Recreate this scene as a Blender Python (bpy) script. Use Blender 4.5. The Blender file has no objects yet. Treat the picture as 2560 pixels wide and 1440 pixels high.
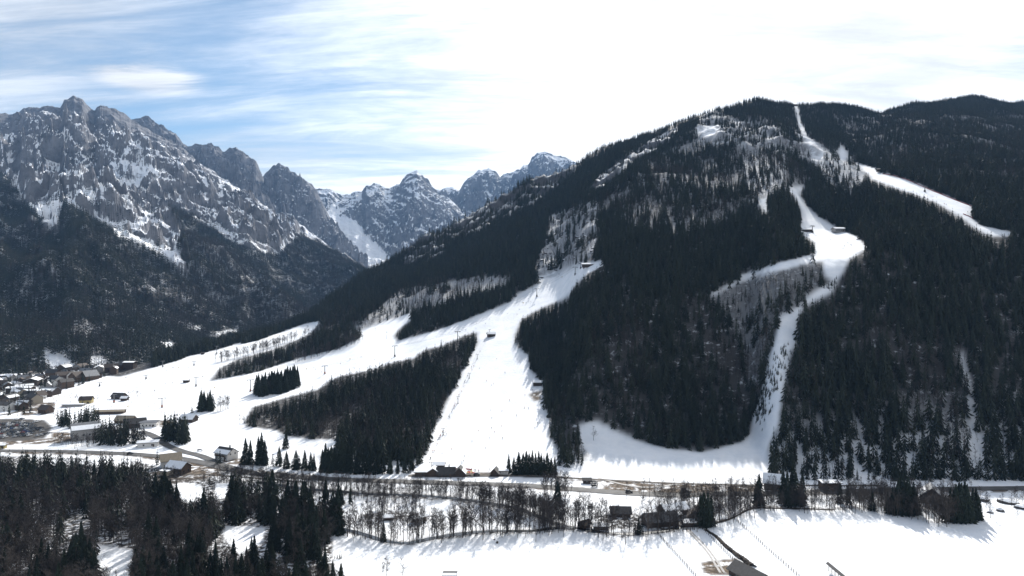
import bpy, bmesh, math, random
import numpy as np
from mathutils import Vector, Matrix

random.seed(7)
rng = np.random.default_rng(11)
R = math.radians
SC = bpy.context.scene
COL = SC.collection

# ------------------------------------------------------------------ camera
CAM_H = 120.0            # drone height over the valley floor, metres
F = 1707.0               # focal length in pixels of a 2560 wide frame (24 mm)
cd = bpy.data.cameras.new('camera')
cam = bpy.data.objects.new('camera', cd)
COL.objects.link(cam)
cam.location = (0, 0, CAM_H)
cam.rotation_euler = (R(90), 0, 0)
cd.sensor_width = 36.0
cd.lens = 36.0 * F / 2560.0
cd.clip_start = 1.0
cd.clip_end = 60000.0
SC.camera = cam

# ------------------------------------------------------------------ exposure
SC.view_settings.view_transform = 'Standard'
SC.view_settings.look = 'None'
SC.view_settings.exposure = 0.68
SC.view_settings.gamma = 1.0
SC.cycles.max_bounces = 6
SC.cycles.diffuse_bounces = 3
SC.cycles.volume_bounces = 0
SC.cycles.use_denoising = True
SC.cycles.caustics_reflective = False
SC.cycles.caustics_refractive = False

# ------------------------------------------------------------------ sun and sky
SUN_EL, SUN_AZ = 33.0, 13.0       # azimuth in degrees to the right of +Y
SUN_DIR = Vector((math.sin(R(SUN_AZ)) * math.cos(R(SUN_EL)), math.cos(R(SUN_AZ)) * math.cos(R(SUN_EL)), math.sin(R(SUN_EL))))
sl = bpy.data.lights.new('sun', 'SUN')
sl.energy = 5.0
sl.angle = R(0.53)
sl.color = (1.0, 0.97, 0.92)
sun = bpy.data.objects.new('sun', sl)
COL.objects.link(sun)
sun.rotation_euler = SUN_DIR.to_track_quat('Z', 'Y').to_euler()
sun.location = (0, 0, 4000)

def N(nt, typ, **kw):
    n = nt.nodes.new(typ)
    for k, v in kw.items():
        if k.startswith('in_'):
            key = k[3:]
            n.inputs[int(key) if key.isdigit() else key].default_value = v
        else:
            setattr(n, k, v)
    return n

def L(nt, a, b):
    nt.links.new(a, b)

def math_node(nt, op, a, b=None, c=None, clamp=False):
    n = nt.nodes.new('ShaderNodeMath'); n.operation = op; n.use_clamp = clamp
    for i, x in enumerate((a, b, c)):
        if x is None: continue
        if isinstance(x, (int, float)): n.inputs[i].default_value = x
        else: nt.links.new(x, n.inputs[i])
    return n.outputs[0]

def smooth(nt, x, lo, hi, a=0.0, b=1.0):
    n = nt.nodes.new('ShaderNodeMapRange'); n.interpolation_type = 'SMOOTHSTEP'
    nt.links.new(x, n.inputs[0])
    n.inputs[1].default_value = lo; n.inputs[2].default_value = hi
    n.inputs[3].default_value = a; n.inputs[4].default_value = b
    return n.outputs[0]

def mixc(nt, fac, a, b):
    n = nt.nodes.new('ShaderNodeMix'); n.data_type = 'RGBA'
    if isinstance(fac, (int, float)): n.inputs[0].default_value = fac
    else: nt.links.new(fac, n.inputs[0])
    for sock, x in ((n.inputs[6], a), (n.inputs[7], b)):
        if isinstance(x, tuple): sock.default_value = (*x, 1.0) if len(x) == 3 else x
        else: nt.links.new(x, sock)
    return n.outputs[2]

def build_world():
    w = bpy.data.worlds.new('World'); SC.world = w; w.use_nodes = True
    nt = w.node_tree; nt.nodes.clear()
    out = N(nt, 'ShaderNodeOutputWorld'); bg = N(nt, 'ShaderNodeBackground')
    bg.inputs[1].default_value = 0.06
    sky = N(nt, 'ShaderNodeTexSky', sky_type='NISHITA', sun_disc=False, sun_elevation=R(SUN_EL), sun_rotation=R(SUN_AZ))
    sky.altitude = 900; sky.air_density = 1.0; sky.dust_density = 0.6; sky.ozone_density = 2.0
    tc = N(nt, 'ShaderNodeTexCoord')
    d = tc.outputs['Generated']
    sep = N(nt, 'ShaderNodeSeparateXYZ'); L(nt, d, sep.inputs[0])
    zz = math_node(nt, 'ADD', math_node(nt, 'MAXIMUM', sep.outputs[2], 0.0), 0.16)
    cx = math_node(nt, 'DIVIDE', sep.outputs[0], zz); cy = math_node(nt, 'DIVIDE', sep.outputs[1], zz)
    comb = N(nt, 'ShaderNodeCombineXYZ'); L(nt, cx, comb.inputs[0]); L(nt, cy, comb.inputs[1])
    def cloud(scale, rot, sx, sy, det, rough, dist, off):
        mp = N(nt, 'ShaderNodeMapping'); L(nt, comb.outputs[0], mp.inputs[0])
        mp.inputs['Rotation'].default_value = (0, 0, R(rot)); mp.inputs['Scale'].default_value = (sx, sy, 1); mp.inputs['Location'].default_value = off
        nz = N(nt, 'ShaderNodeTexNoise'); L(nt, mp.outputs[0], nz.inputs['Vector'])
        nz.inputs['Scale'].default_value = scale; nz.inputs['Detail'].default_value = det
        nz.inputs['Roughness'].default_value = rough; nz.inputs['Distortion'].default_value = dist
        return nz.outputs[0]
    n1 = cloud(0.75, 20, 0.55, 1.0, 9, 0.60, 0.9, (3.1, 1.7, 0))
    n2 = cloud(1.7, -14, 0.35, 1.35, 10, 0.66, 0.7, (0.4, 5.2, 0))
    n = math_node(nt, 'ADD', math_node(nt, 'MULTIPLY', n1, 0.55), math_node(nt, 'MULTIPLY', n2, 0.45))
    dt = N(nt, 'ShaderNodeVectorMath', operation='DOT_PRODUCT'); L(nt, d, dt.inputs[0]); dt.inputs[1].default_value = SUN_DIR
    sd = dt.outputs['Value']
    near = smooth(nt, sd, 0.83, 1.0, 0.0, 0.34)
    # the thick veil high on the far left
    vd = Vector((-0.80, 1.0, 0.46)).normalized()
    dv = N(nt, 'ShaderNodeVectorMath', operation='DOT_PRODUCT'); L(nt, d, dv.inputs[0]); dv.inputs[1].default_value = vd
    veil = smooth(nt, dv.outputs['Value'], 0.965, 0.999, 0.0, 0.16)
    # one small bright cloud
    kd = Vector(((372 - 1280) / F, 1.0, (720 - 194) / F)).normalized()
    dk = N(nt, 'ShaderNodeVectorMath', operation='SUBTRACT'); L(nt, d, dk.inputs[0]); dk.inputs[1].default_value = kd
    ms = N(nt, 'ShaderNodeVectorMath', operation='MULTIPLY'); L(nt, dk.outputs[0], ms.inputs[0]); ms.inputs[1].default_value = (1.0, 1.0, 3.4)
    ln = N(nt, 'ShaderNodeVectorMath', operation='LENGTH'); L(nt, ms.outputs[0], ln.inputs[0])
    puff = smooth(nt, ln.outputs['Value'], 0.01, 0.085, 0.42, 0.0)
    n3 = cloud(4.2, 24, 0.30, 1.25, 9, 0.68, 0.5, (2.4, 7.7, 0))
    n = math_node(nt, 'ADD', math_node(nt, 'MULTIPLY', n, 1.25), math_node(nt, 'MULTIPLY', n3, 0.55))
    n = math_node(nt, 'SUBTRACT', n, 0.42)
    side = smooth(nt, sep.outputs[0], -0.10, 0.26, 0.0, 0.26)
    low = smooth(nt, sep.outputs[2], 0.08, 0.27, 0.20, 0.0)
    puff = math_node(nt, 'MULTIPLY', puff, smooth(nt, n3, 0.36, 0.62, 0.25, 1.3))
    cov = math_node(nt, 'ADD', math_node(nt, 'ADD', n, near), math_node(nt, 'ADD', veil, puff))
    cov = math_node(nt, 'ADD', cov, math_node(nt, 'ADD', side, low))
    fac = smooth(nt, cov, 0.36, 0.88, 0.0, 1.0)
    lum = math_node(nt, 'MULTIPLY', smooth(nt, sd, 0.70, 0.90, 10.5, 14.5), math_node(nt, 'MULTIPLY', smooth(nt, n3, 0.34, 0.62, 0.88, 1.06), smooth(nt, n2, 0.34, 0.54, 0.80, 1.08)))
    cc = N(nt, 'ShaderNodeVectorMath', operation='SCALE'); cc.inputs[0].default_value = (0.985, 1.0, 1.015); L(nt, lum, cc.inputs['Scale'])
    sk = N(nt, 'ShaderNodeVectorMath', operation='MULTIPLY'); L(nt, sky.outputs[0], sk.inputs[0]); sk.inputs[1].default_value = (1.20, 1.29, 1.25)
    col = mixc(nt, fac, sk.outputs[0], cc.outputs[0])
    L(nt, col, bg.inputs[0]); L(nt, bg.outputs[0], out.inputs[0])
build_world()

# ------------------------------------------------------------------ scene helpers
def tag(o, label=None, cat=None, group=None, kind=None):
    if label: o['label'] = label
    if cat: o['category'] = cat
    if group: o['group'] = group
    if kind: o['kind'] = kind
    return o

def new_obj(name, me, parent=None):
    o = bpy.data.objects.new(name, me); COL.objects.link(o)
    if parent is not None: o.parent = parent
    return o

def empty(name, loc, rz=0.0, s=1.0):
    o = bpy.data.objects.new(name, None); COL.objects.link(o)
    o.location = loc; o.rotation_euler = (0, 0, rz); o.scale = (s, s, s)
    o.empty_display_size = 0.5
    return o

def tri_mesh(name, verts, tris, mat, smooth_shade=False, attrs=None):
    """numpy verts (n,3) and tris (m,3) -> mesh."""
    me = bpy.data.meshes.new(name)
    nv, nf = len(verts), len(tris)
    k = tris.shape[1]
    me.vertices.add(nv); me.loops.add(nf * k); me.polygons.add(nf)
    me.vertices.foreach_set('co', np.ascontiguousarray(verts, dtype=np.float32).ravel())
    me.loops.foreach_set('vertex_index', np.ascontiguousarray(tris, dtype=np.int32).ravel())
    me.polygons.foreach_set('loop_start', np.arange(0, nf * k, k, dtype=np.int32))
    me.polygons.foreach_set('use_smooth', np.full(nf, smooth_shade, dtype=bool))
    for an, av in (attrs or {}).items():
        a = me.attributes.new(an, 'FLOAT', 'POINT'); a.data.foreach_set('value', np.ascontiguousarray(av, dtype=np.float32))
    me.materials.append(mat)
    me.update(calc_edges=True)
    return me

class MB:
    """collects boxes, bars, prisms and loose polygons; build() links them as ONE mesh."""
    def __init__(self): self.v = []; self.f = []
    def poly(self, pts, faces):
        b = len(self.v); self.v += [tuple(p) for p in pts]; self.f += [tuple(b + i for i in q) for q in faces]; return self
    def box(self, c, s, rz=0.0):
        cx, cy, cz = c; hx, hy, hz = s[0] / 2, s[1] / 2, s[2] / 2
        co, si = math.cos(rz), math.sin(rz); P = []
        for z in (-hz, hz):
            for x, y in ((-hx, -hy), (hx, -hy), (hx, hy), (-hx, hy)):
                P.append((cx + x * co - y * si, cy + x * si + y * co, cz + z))
        return self.poly(P, [(3, 2, 1, 0), (4, 5, 6, 7), (0, 1, 5, 4), (1, 2, 6, 5), (2, 3, 7, 6), (3, 0, 4, 7)])
    def bar(self, a, b, r0, r1=None, n=6, caps=True):
        a, b = Vector(a), Vector(b); r1 = r0 if r1 is None else r1
        d = (b - a); 
        if d.length < 1e-6: return self
        d.normalize(); s = d.cross(Vector((0, 0, 1)) if abs(d.z) < 0.9 else Vector((1, 0, 0))).normalized(); t = s.cross(d)
        P = []
        for p, r in ((a, r0), (b, r1)):
            for i in range(n):
                A = 2 * math.pi * i / n; P.append(p + s * (r * math.cos(A)) + t * (r * math.sin(A)))
        Fc = [(i, (i + 1) % n, n + (i + 1) % n, n + i) for i in range(n)]
        if caps: Fc += [tuple(reversed(range(n))), tuple(range(n, 2 * n))]
        return self.poly(P, Fc)
    def mesh(self, name, mat, smooth_shade=False):
        me = bpy.data.meshes.new(name); me.from_pydata(self.v, [], self.f); me.materials.append(mat)
        if smooth_shade:
            for p in me.polygons: p.use_smooth = True
        me.update(); return me
    def build(self, name, mat, parent=None, smooth_shade=False):
        return new_obj(name, self.mesh(name, mat, smooth_shade), parent)

# ------------------------------------------------------------------ noise
_perm = rng.permutation(512)
_perm = np.concatenate([_perm, _perm, _perm])
_ga = rng.uniform(0, 2 * np.pi, 512); _gx, _gy = np.cos(_ga), np.sin(_ga)
def perlin(x, y):
    xi = np.floor(x).astype(np.int64); yi = np.floor(y).astype(np.int64)
    xf = x - xi; yf = y - yi; xi &= 511; yi &= 511
    def g(ix, iy, fx, fy):
        h = _perm[_perm[ix & 511] + (iy & 511)] & 511
        return _gx[h] * fx + _gy[h] * fy
    u = xf * xf * xf * (xf * (xf * 6 - 15) + 10); v = yf * yf * yf * (yf * (yf * 6 - 15) + 10)
    a = g(xi, yi, xf, yf); b = g(xi + 1, yi, xf - 1, yf); c = g(xi, yi + 1, xf, yf - 1); d = g(xi + 1, yi + 1, xf - 1, yf - 1)
    return (a + u * (b - a)) * (1 - v) + (c + u * (d - c)) * v
def fbm(x, y, oct=5, gain=0.5, lac=2.03):
    s = 0.0; a = 1.0; t = 0.0
    for i in range(oct):
        s = s + a * perlin(x + 17.3 * i, y - 9.1 * i); t += a; a *= gain; x = x * lac; y = y * lac
    return s / t
def ridged(x, y, oct=6, gain=0.55, lac=2.07):
    s = 0.0; a = 1.0; t = 0.0; w = 1.0
    for i in range(oct):
        n = 1.0 - np.abs(perlin(x + 31.7 * i, y + 12.9 * i)) * 2.0
        n = np.clip(n, 0, 1) ** 2 * w
        s = s + a * n; t += a; a *= gain; w = np.clip(n * 1.6, 0.25, 1); x = x * lac; y = y * lac
    return s / t
def sstep(lo, hi, x):
    t = np.clip((x - lo) / (hi - lo), 0, 1); return t * t * (3 - 2 * t)

def in_poly(poly, u, v):
    """even-odd test, u and v arrays in photograph pixels."""
    p = np.asarray(poly, float); c = np.zeros(u.shape, bool); n = len(p)
    lo, hi = p.min(0), p.max(0)
    m = (u >= lo[0]) & (u <= hi[0]) & (v >= lo[1]) & (v <= hi[1])
    if not m.any(): return c
    uu, vv = u[m], v[m]; r = np.zeros(uu.shape, bool)
    for i in range(n):
        x0, y0 = p[i - 1]; x1, y1 = p[i]
        if y0 == y1: continue
        r ^= ((y0 > vv) != (y1 > vv)) & (uu < (x1 - x0) * (vv - y0) / (y1 - y0) + x0)
    c[m] = r; return c
def in_any(polys, u, v):
    r = np.zeros(u.shape, bool)
    for p in polys: r |= in_poly(p, u, v)
    return r
# ------------------------------------------------------------------ where the open snow lies
# Outlines traced in photograph pixels; they are read through the camera ONCE to find ground regions on the terrain below.
PISTE = [(300, 942), (400, 918), (474, 890), (551, 872), (646, 851), (752, 812), (806, 799), (772, 838), (681, 874), (597, 897), (540, 925),
         (523, 953), (646, 929), (752, 893), (843, 872), (899, 848), (899, 827), (963, 802), (1033, 781), (1026, 802), (998, 823), (984, 841),
         (994, 851), (1050, 837), (1089, 827), (1174, 795), (1272, 756), (1292, 734), (1341, 711), (1345, 690), (1440, 662), (1505, 650), (1517, 661),
         (1482, 677), (1463, 688), (1437, 715), (1421, 742), (1376, 761), (1334, 780), (1303, 799), (1286, 841), (1286, 860), (1322, 887),
         (1326, 925), (1360, 955), (1357, 978), (1364, 1017), (1376, 1051), (1374, 1093), (1387, 1108), (1395, 1143), (1400, 1195), (1040, 1195),
         (1050, 1157), (1065, 1136), (1082, 1080), (1103, 1038), (1124, 992), (1166, 911), (1195, 855), (1191, 832), (1170, 836), (1103, 866),
         (1057, 878), (1033, 897), (980, 907), (927, 925), (857, 939), (822, 953), (797, 974), (752, 985), (692, 1000), (630, 1018), (612, 1050),
         (612, 1066), (690, 1076), (716, 1090), (769, 1097), (840, 1099), (878, 1104), (840, 1115), (797, 1139), (700, 1150), (600, 1130),
         (520, 1110), (470, 1090), (470, 1050), (430, 1060), (360, 1045), (250, 1030), (150, 1020), (130, 1000), (230, 962)]
PASTURE = [(-900, 880), (300, 942), (551, 872), (612, 853), (560, 905), (523, 953), (612, 1066), (700, 1100), (780, 1140), (900, 1186), (1045, 1192), (1045, 1400), (-900, 1400)]
MEADOW = [(1448, 1110), (1447, 1062), (1490, 1049), (1530, 1070), (1600, 1103), (1680, 1123), (1760, 1130), (1850, 1105), (1880, 1085), (1920, 1098), (1915, 1180), (1930, 1200), (1440, 1205), (1478, 1140)]
COULOIR = [(1872, 1095), (1885, 1030), (1905, 975), (1920, 900), (1943, 830), (1948, 792), (1985, 772), (2040, 725), (2062, 712), (2098, 696), (2080, 732), (2010, 768), (1992, 800), (1997, 850), (1976, 880), (1972, 920), (1960, 965), (1952, 1010), (1945, 1060), (1920, 1110)]
MOGUL = [(2055, 650), (2165, 622), (2122, 650), (2108, 680), (2092, 702), (2062, 694)]
PLATEAU = [(1995, 568), (2100, 574), (2142, 590), (2168, 622), (2060, 654), (1990, 664), (1848, 699), (1850, 688), (1950, 656), (2036, 634), (2036, 606), (2010, 590)]
STRIP = [(1962, 470), (2012, 462), (2002, 490), (2022, 520), (2085, 565), (2098, 580), (1998, 576), (2003, 530), (1988, 492)]
GLADE = [(1890, 502), (1920, 493), (1916, 528), (1942, 562), (1925, 545)]
SPUR = [(2135, 404), (2190, 420), (2202, 432), (2262, 446), (2330, 475), (2432, 515), (2434, 545), (2448, 562), (2520, 578), (2556, 590), (2480, 592), (2440, 572), (2400, 542), (2340, 507), (2280, 484), (2230, 468), (2180, 448), (2160, 426)]
CHUTE = [(1984, 258), (1994, 258), (2002, 300), (2022, 346), (2056, 372), (2060, 400), (2035, 395), (2010, 350), (1994, 310)]
KNOLL = [(2100, 362), (2122, 380), (2112, 405), (2096, 398)]
TERRACE = [(1738, 318), (1800, 312), (1802, 336), (1778, 350), (1745, 334)]
OPEN = [PISTE, PASTURE, MEADOW, COULOIR, MOGUL, PLATEAU, STRIP, GLADE, SPUR, CHUTE, KNOLL, TERRACE]
CATTRACK = [(1848, 699), (1990, 664), (2036, 640), (2050, 648), (1960, 676), (1900, 690), (1852, 706), (1780, 740), (1772, 735)]
OPEN.append(CATTRACK)

# zones of the wood: (outline, density, share of conifers)
CLIFF_A = [(1462, 486), (1500, 438), (1560, 398), (1640, 342), (1690, 318), (1700, 330), (1640, 378), (1600, 395), (1560, 432), (1510, 476)]
CLIFF_B = [(1000, 650), (1060, 585), (1140, 540), (1240, 498), (1330, 455), (1440, 405), (1440, 440), (1350, 500), (1260, 545), (1200, 580), (1130, 610), (1080, 650), (1020, 668)]
ROCKY = [(1338, 706), (1345, 640), (1368, 590), (1375, 540), (1430, 520), (1492, 495), (1500, 590), (1482, 640), (1440, 662), (1395, 692)]
BLUFF = [(1735, 320), (1770, 268), (1850, 300), (1960, 320), (2040, 350), (2060, 410), (1990, 400), (1850, 360), (1760, 372)]
ZONES = [([(1480, 830), (1560, 770), (1760, 760), (1850, 900), (1880, 1080), (1760, 1130), (1560, 1080), (1470, 1030)], 1.0, 0.55, .7),
         ([(1930, 830), (2420, 850), (2470, 1200), (1925, 1200)], 1.0, 0.66, .9),
         ([(2398, 880), (2412, 880), (2480, 1195), (2440, 1195)], 0.25, 0.5, .1),
         ([(1780, 740), (1900, 700), (2040, 660), (2050, 720), (1940, 800), (1890, 1000), (1830, 800)], 0.8, 0.30, .4),
         ([(1480, 520), (1620, 400), (1850, 300), (1990, 290), (2040, 450), (2000, 470), (1900, 500), (1800, 560), (1650, 600)], 0.70, 0.50),
         ([(1850, 400), (1970, 390), (1960, 480), (1880, 500)], 0.55, 0.18),
         (BLUFF, 0.42, 0.5),
         ([(2080, 290), (2560, 290), (2560, 450), (2300, 440), (2150, 390)], 0.75, 0.62, .12),
         ([(2030, 350), (2130, 390), (2170, 445), (2130, 500), (2060, 460), (2030, 410)], 0.30, 0.55),
         ([(840, 850), (940, 772), (1010, 722), (1200, 690), (1290, 690), (1260, 722), (1040, 782), (960, 805), (900, 832)], 0.50, 0.12),
         ([(800, 800), (905, 770), (900, 850), (740, 895), (525, 955), (545, 920), (690, 870)], 0.85, 0.5),
         ([(620, 1000), (1190, 828), (1050, 1170), (880, 1110), (640, 1075)], 1.0, 0.52, .6),
         ([(1378, 1040), (1450, 1050), (1450, 1130), (1475, 1150), (1440, 1200), (1400, 1200)], 1.0, 0.5),
         (ROCKY, 0.30, 0.45, .3), (CLIFF_A, 0.10, 0.7), (CLIFF_B, 0.38, 0.7)]

# ------------------------------------------------------------------ the near hill and the valley floor: z = hill(u, Y)
U0, U1, DU = -900.0, 3460.0, 5.0
US = np.arange(U0, U1 + 0.1, DU)
YS = 60.0 * (3200.0 / 60.0) ** (np.arange(760) / 759.0)
def itab(tab, x, w=9):
    t = np.array(tab, float); y = np.interp(x, t[:, 0], t[:, 1])
    k = np.ones(w) / w; yp = np.pad(y, w // 2, mode='edge'); return np.convolve(yp, k, 'valid')
SKY_V = itab([(-900, 955), (-300, 945), (0, 938), (150, 934), (300, 926), (450, 890), (600, 850), (700, 827), (760, 800), (850, 735), (905, 690), (960, 672), (1010, 652), (1060, 604), (1140, 556), (1200, 520),
              (1300, 474), (1430, 414), (1500, 378), (1600, 333), (1700, 303), (1760, 284), (1850, 260), (1990, 260), (2100, 272), (2200, 283), (2300, 264), (2430, 250), (2560, 262), (2700, 290), (3460, 400)], US, 7)
SKY_Y = itab([(-900, 980), (0, 940), (300, 920), (450, 1000), (600, 1130), (700, 1230), (800, 1380), (905, 1540), (1000, 1600), (1140, 1650), (1430, 1650), (1600, 1620), (1850, 1600), (2000, 1630), (2200, 1800), (2430, 1950), (2560, 2000), (3460, 2000)], US, 25)
BASE_Y = itab([(-900, 520), (0, 505), (300, 500), (600, 478), (1000, 445), (1500, 440), (1900, 432), (2560, 425), (3460, 425)], US, 25)
POW = itab([(-900, 1.0), (300, 1.1), (800, 1.35), (1200, 1.35), (1430, 1.35), (1700, 1.15), (2000, 1.12), (2560, 1.2), (3460, 1.2)], US, 41)
UU, YY = np.meshgrid(US, YS)                     # rows: distance, columns: bearing
XX = YY * (UU - 1280.0) / F
zr = CAM_H + SKY_Y * (720.0 - SKY_V) / F
T = (YY - BASE_Y) / (SKY_Y - BASE_Y)
Tc = np.clip(T, 0, 1)
ZZ = zr * Tc ** POW
# right of the wide piste: a gentle meadow, then a steep shaded flank, a plateau and the upper slope
_Y1 = itab([(1380, 452), (1450, 500), (1700, 505), (1880, 500), (1935, 440), (2560, 430), (3460, 430)], US, 9); _z1 = np.clip((_Y1 - 438) * 0.15, 0, 12)
_v2 = itab([(1380, 1000), (1450, 900), (1600, 770), (1900, 690), (2000, 655), (2100, 650), (2200, 625), (2560, 630), (3460, 660)], US, 15)
_S = itab([(1380, 0.5), (1450, 0.66), (1600, 0.76), (2560, 0.78), (3460, 0.78)], US, 9)
_Y2 = (CAM_H - _z1 + _S * _Y1) / (_S - (720 - _v2) / F); _z2 = _z1 + _S * (_Y2 - _Y1)
_s3 = itab([(1380, .42), (1930, .42), (2000, .25), (2150, .25), (2230, .42), (3460, .42)], US, 9); _v3 = _v2 - 78
_Y3 = np.minimum((CAM_H - _z2 + _s3 * _Y2) / (_s3 - (720 - _v3) / F), SKY_Y - 200); _z3 = _z2 + _s3 * (_Y3 - _Y2)
_wt = sstep(1385, 1475, US)
for _i in np.nonzero(_wt > 0)[0]:
    pr = np.interp(YS, [BASE_Y[_i], _Y1[_i], _Y2[_i], _Y3[_i], SKY_Y[_i]], [0, _z1[_i], _z2[_i], _z3[_i], zr[_i]])
    k5 = np.ones(9) / 9.0; prs = np.convolve(np.pad(pr, 4, mode='edge'), k5, 'valid')
    ZZ[:, _i] = (1 - _wt[_i]) * ZZ[:, _i] + _wt[_i] * prs
behind = np.clip(YY - SKY_Y, 0, None)
ZZ = ZZ - np.where(zr > 60, 0.42, 0.30) * behind * np.clip(behind / 150.0, 0, 1)
ZZ = np.maximum(ZZ, -30.0)
VV = 720.0 - F * (ZZ - CAM_H) / YY               # where each ground point shows, before the relief
hillness = sstep(0.02, 0.30, T) * sstep(20, 140, zr)[None, :].repeat(len(YS), 0)
cl_a = in_poly(CLIFF_A, UU, VV) * 1.0; cl_b = in_poly(CLIFF_B, UU, VV) * 1.0; bl = in_poly(BLUFF, UU, VV) * 1.0; rk = in_poly(ROCKY, UU, VV) * 1.0
def blur(a, n=3):
    for _ in range(n):
        p = np.pad(a, 1, mode='edge'); a = (p[:-2, 1:-1] + p[2:, 1:-1] + p[1:-1, :-2] + p[1:-1, 2:] + 2 * p[1:-1, 1:-1]) / 6.0
    return a
crag = blur(np.clip(cl_a + cl_b + 0.5 * bl + 0.35 * rk, 0, 1), 4)
smooth_snow = blur((in_poly(PISTE, UU, VV) | in_poly(MEADOW, UU, VV) | in_poly(SPUR, UU, VV) | in_poly(PLATEAU, UU, VV)) * 1.0, 5)
relief = 9.0 * fbm(XX / 230.0, YY / 300.0, 3) + 22.0 * (ridged(XX / 210.0 + 5, YY / 420.0, 4) - 0.35) * sstep(0.2, 0.7, T)
ZZ = ZZ + hillness * (1 - 0.8 * smooth_snow) * relief
ZZ = ZZ + hillness * crag * (26.0 * (ridged(XX / 75.0, YY / 75.0, 5) - 0.4) + 5.0 * fbm(XX / 14.0, YY / 14.0, 3))
ZZ = ZZ + hillness * smooth_snow * 1.6 * fbm(XX / 45.0, YY / 60.0, 3)
mg = blur(in_poly(MOGUL, UU, VV) * 1.0, 2)
ZZ = ZZ + mg * 2.2 * fbm(XX / 18.0, YY / 16.0, 2)
ZZ = ZZ + (1 - hillness) * 0.7 * fbm(XX / 40.0, YY / 40.0, 4) * sstep(100, 260, YY)      # slight lumps in the valley
VV = 720.0 - F * (ZZ - CAM_H) / YY
VMIN = np.minimum.accumulate(VV, axis=0)          # the highest line seen so far along each bearing
LOGR = math.log(3200.0 / 60.0) / 759.0

def grid_at(A, u, Y):
    fi = np.clip((np.asarray(u, float) - U0) / DU, 0, len(US) - 1.001); fj = np.clip(np.log(np.asarray(Y, float) / 60.0) / LOGR, 0, len(YS) - 1.001)
    i = fi.astype(int); j = fj.astype(int); a = fi - i; b = fj - j
    return (A[j, i] * (1 - a) + A[j, i + 1] * a) * (1 - b) + (A[j + 1, i] * (1 - a) + A[j + 1, i + 1] * a) * b
def ground_z(x, y):
    y = np.maximum(np.asarray(y, float), 61.0); u = 1280.0 + F * np.asarray(x, float) / y
    return grid_at(ZZ, u, y)
def pix(u, v):
    """the ground point of the near terrain seen at photograph pixel (u, v)."""
    fi = min(max((u - U0) / DU, 0), len(US) - 1.001); i = int(fi); a = fi - i
    col = VV[:, i] * (1 - a) + VV[:, i + 1] * a
    hit = np.nonzero(col <= v)[0]
    if len(hit) == 0: j = int(np.argmin(col)); Y = YS[j]
    elif hit[0] == 0: Y = YS[0]
    else:
        j = hit[0]; t = (col[j - 1] - v) / (col[j - 1] - col[j]); Y = YS[j - 1] + t * (YS[j] - YS[j - 1])
    x = Y * (u - 1280.0) / F
    return Vector((x, Y, float(ground_z(x, Y))))

# ------------------------------------------------------------------ materials of the land
def mat(name, col, rough=0.85, spec=0.2, var=0.0, scale=3.0, metal=0.0):
    m = bpy.data.materials.new(name); m.use_nodes = True; nt = m.node_tree
    b = nt.nodes['Principled BSDF']
    b.inputs['Roughness'].default_value = rough; b.inputs['Specular IOR Level'].default_value = spec; b.inputs['Metallic'].default_value = metal
    tc = N(nt, 'ShaderNodeTexCoord'); nz = N(nt, 'ShaderNodeTexNoise'); L(nt, tc.outputs['Object'], nz.inputs['Vector'])
    nz.inputs['Scale'].default_value = scale; nz.inputs['Detail'].default_value = 4
    lo = tuple(max(0.0, c * (1 - var)) for c in col); hi = tuple(min(1.0, c * (1 + var)) for c in col)
    L(nt, mixc(nt, smooth(nt, nz.outputs[0], 0.3, 0.7), lo, hi), b.inputs['Base Color'])
    return m

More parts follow.
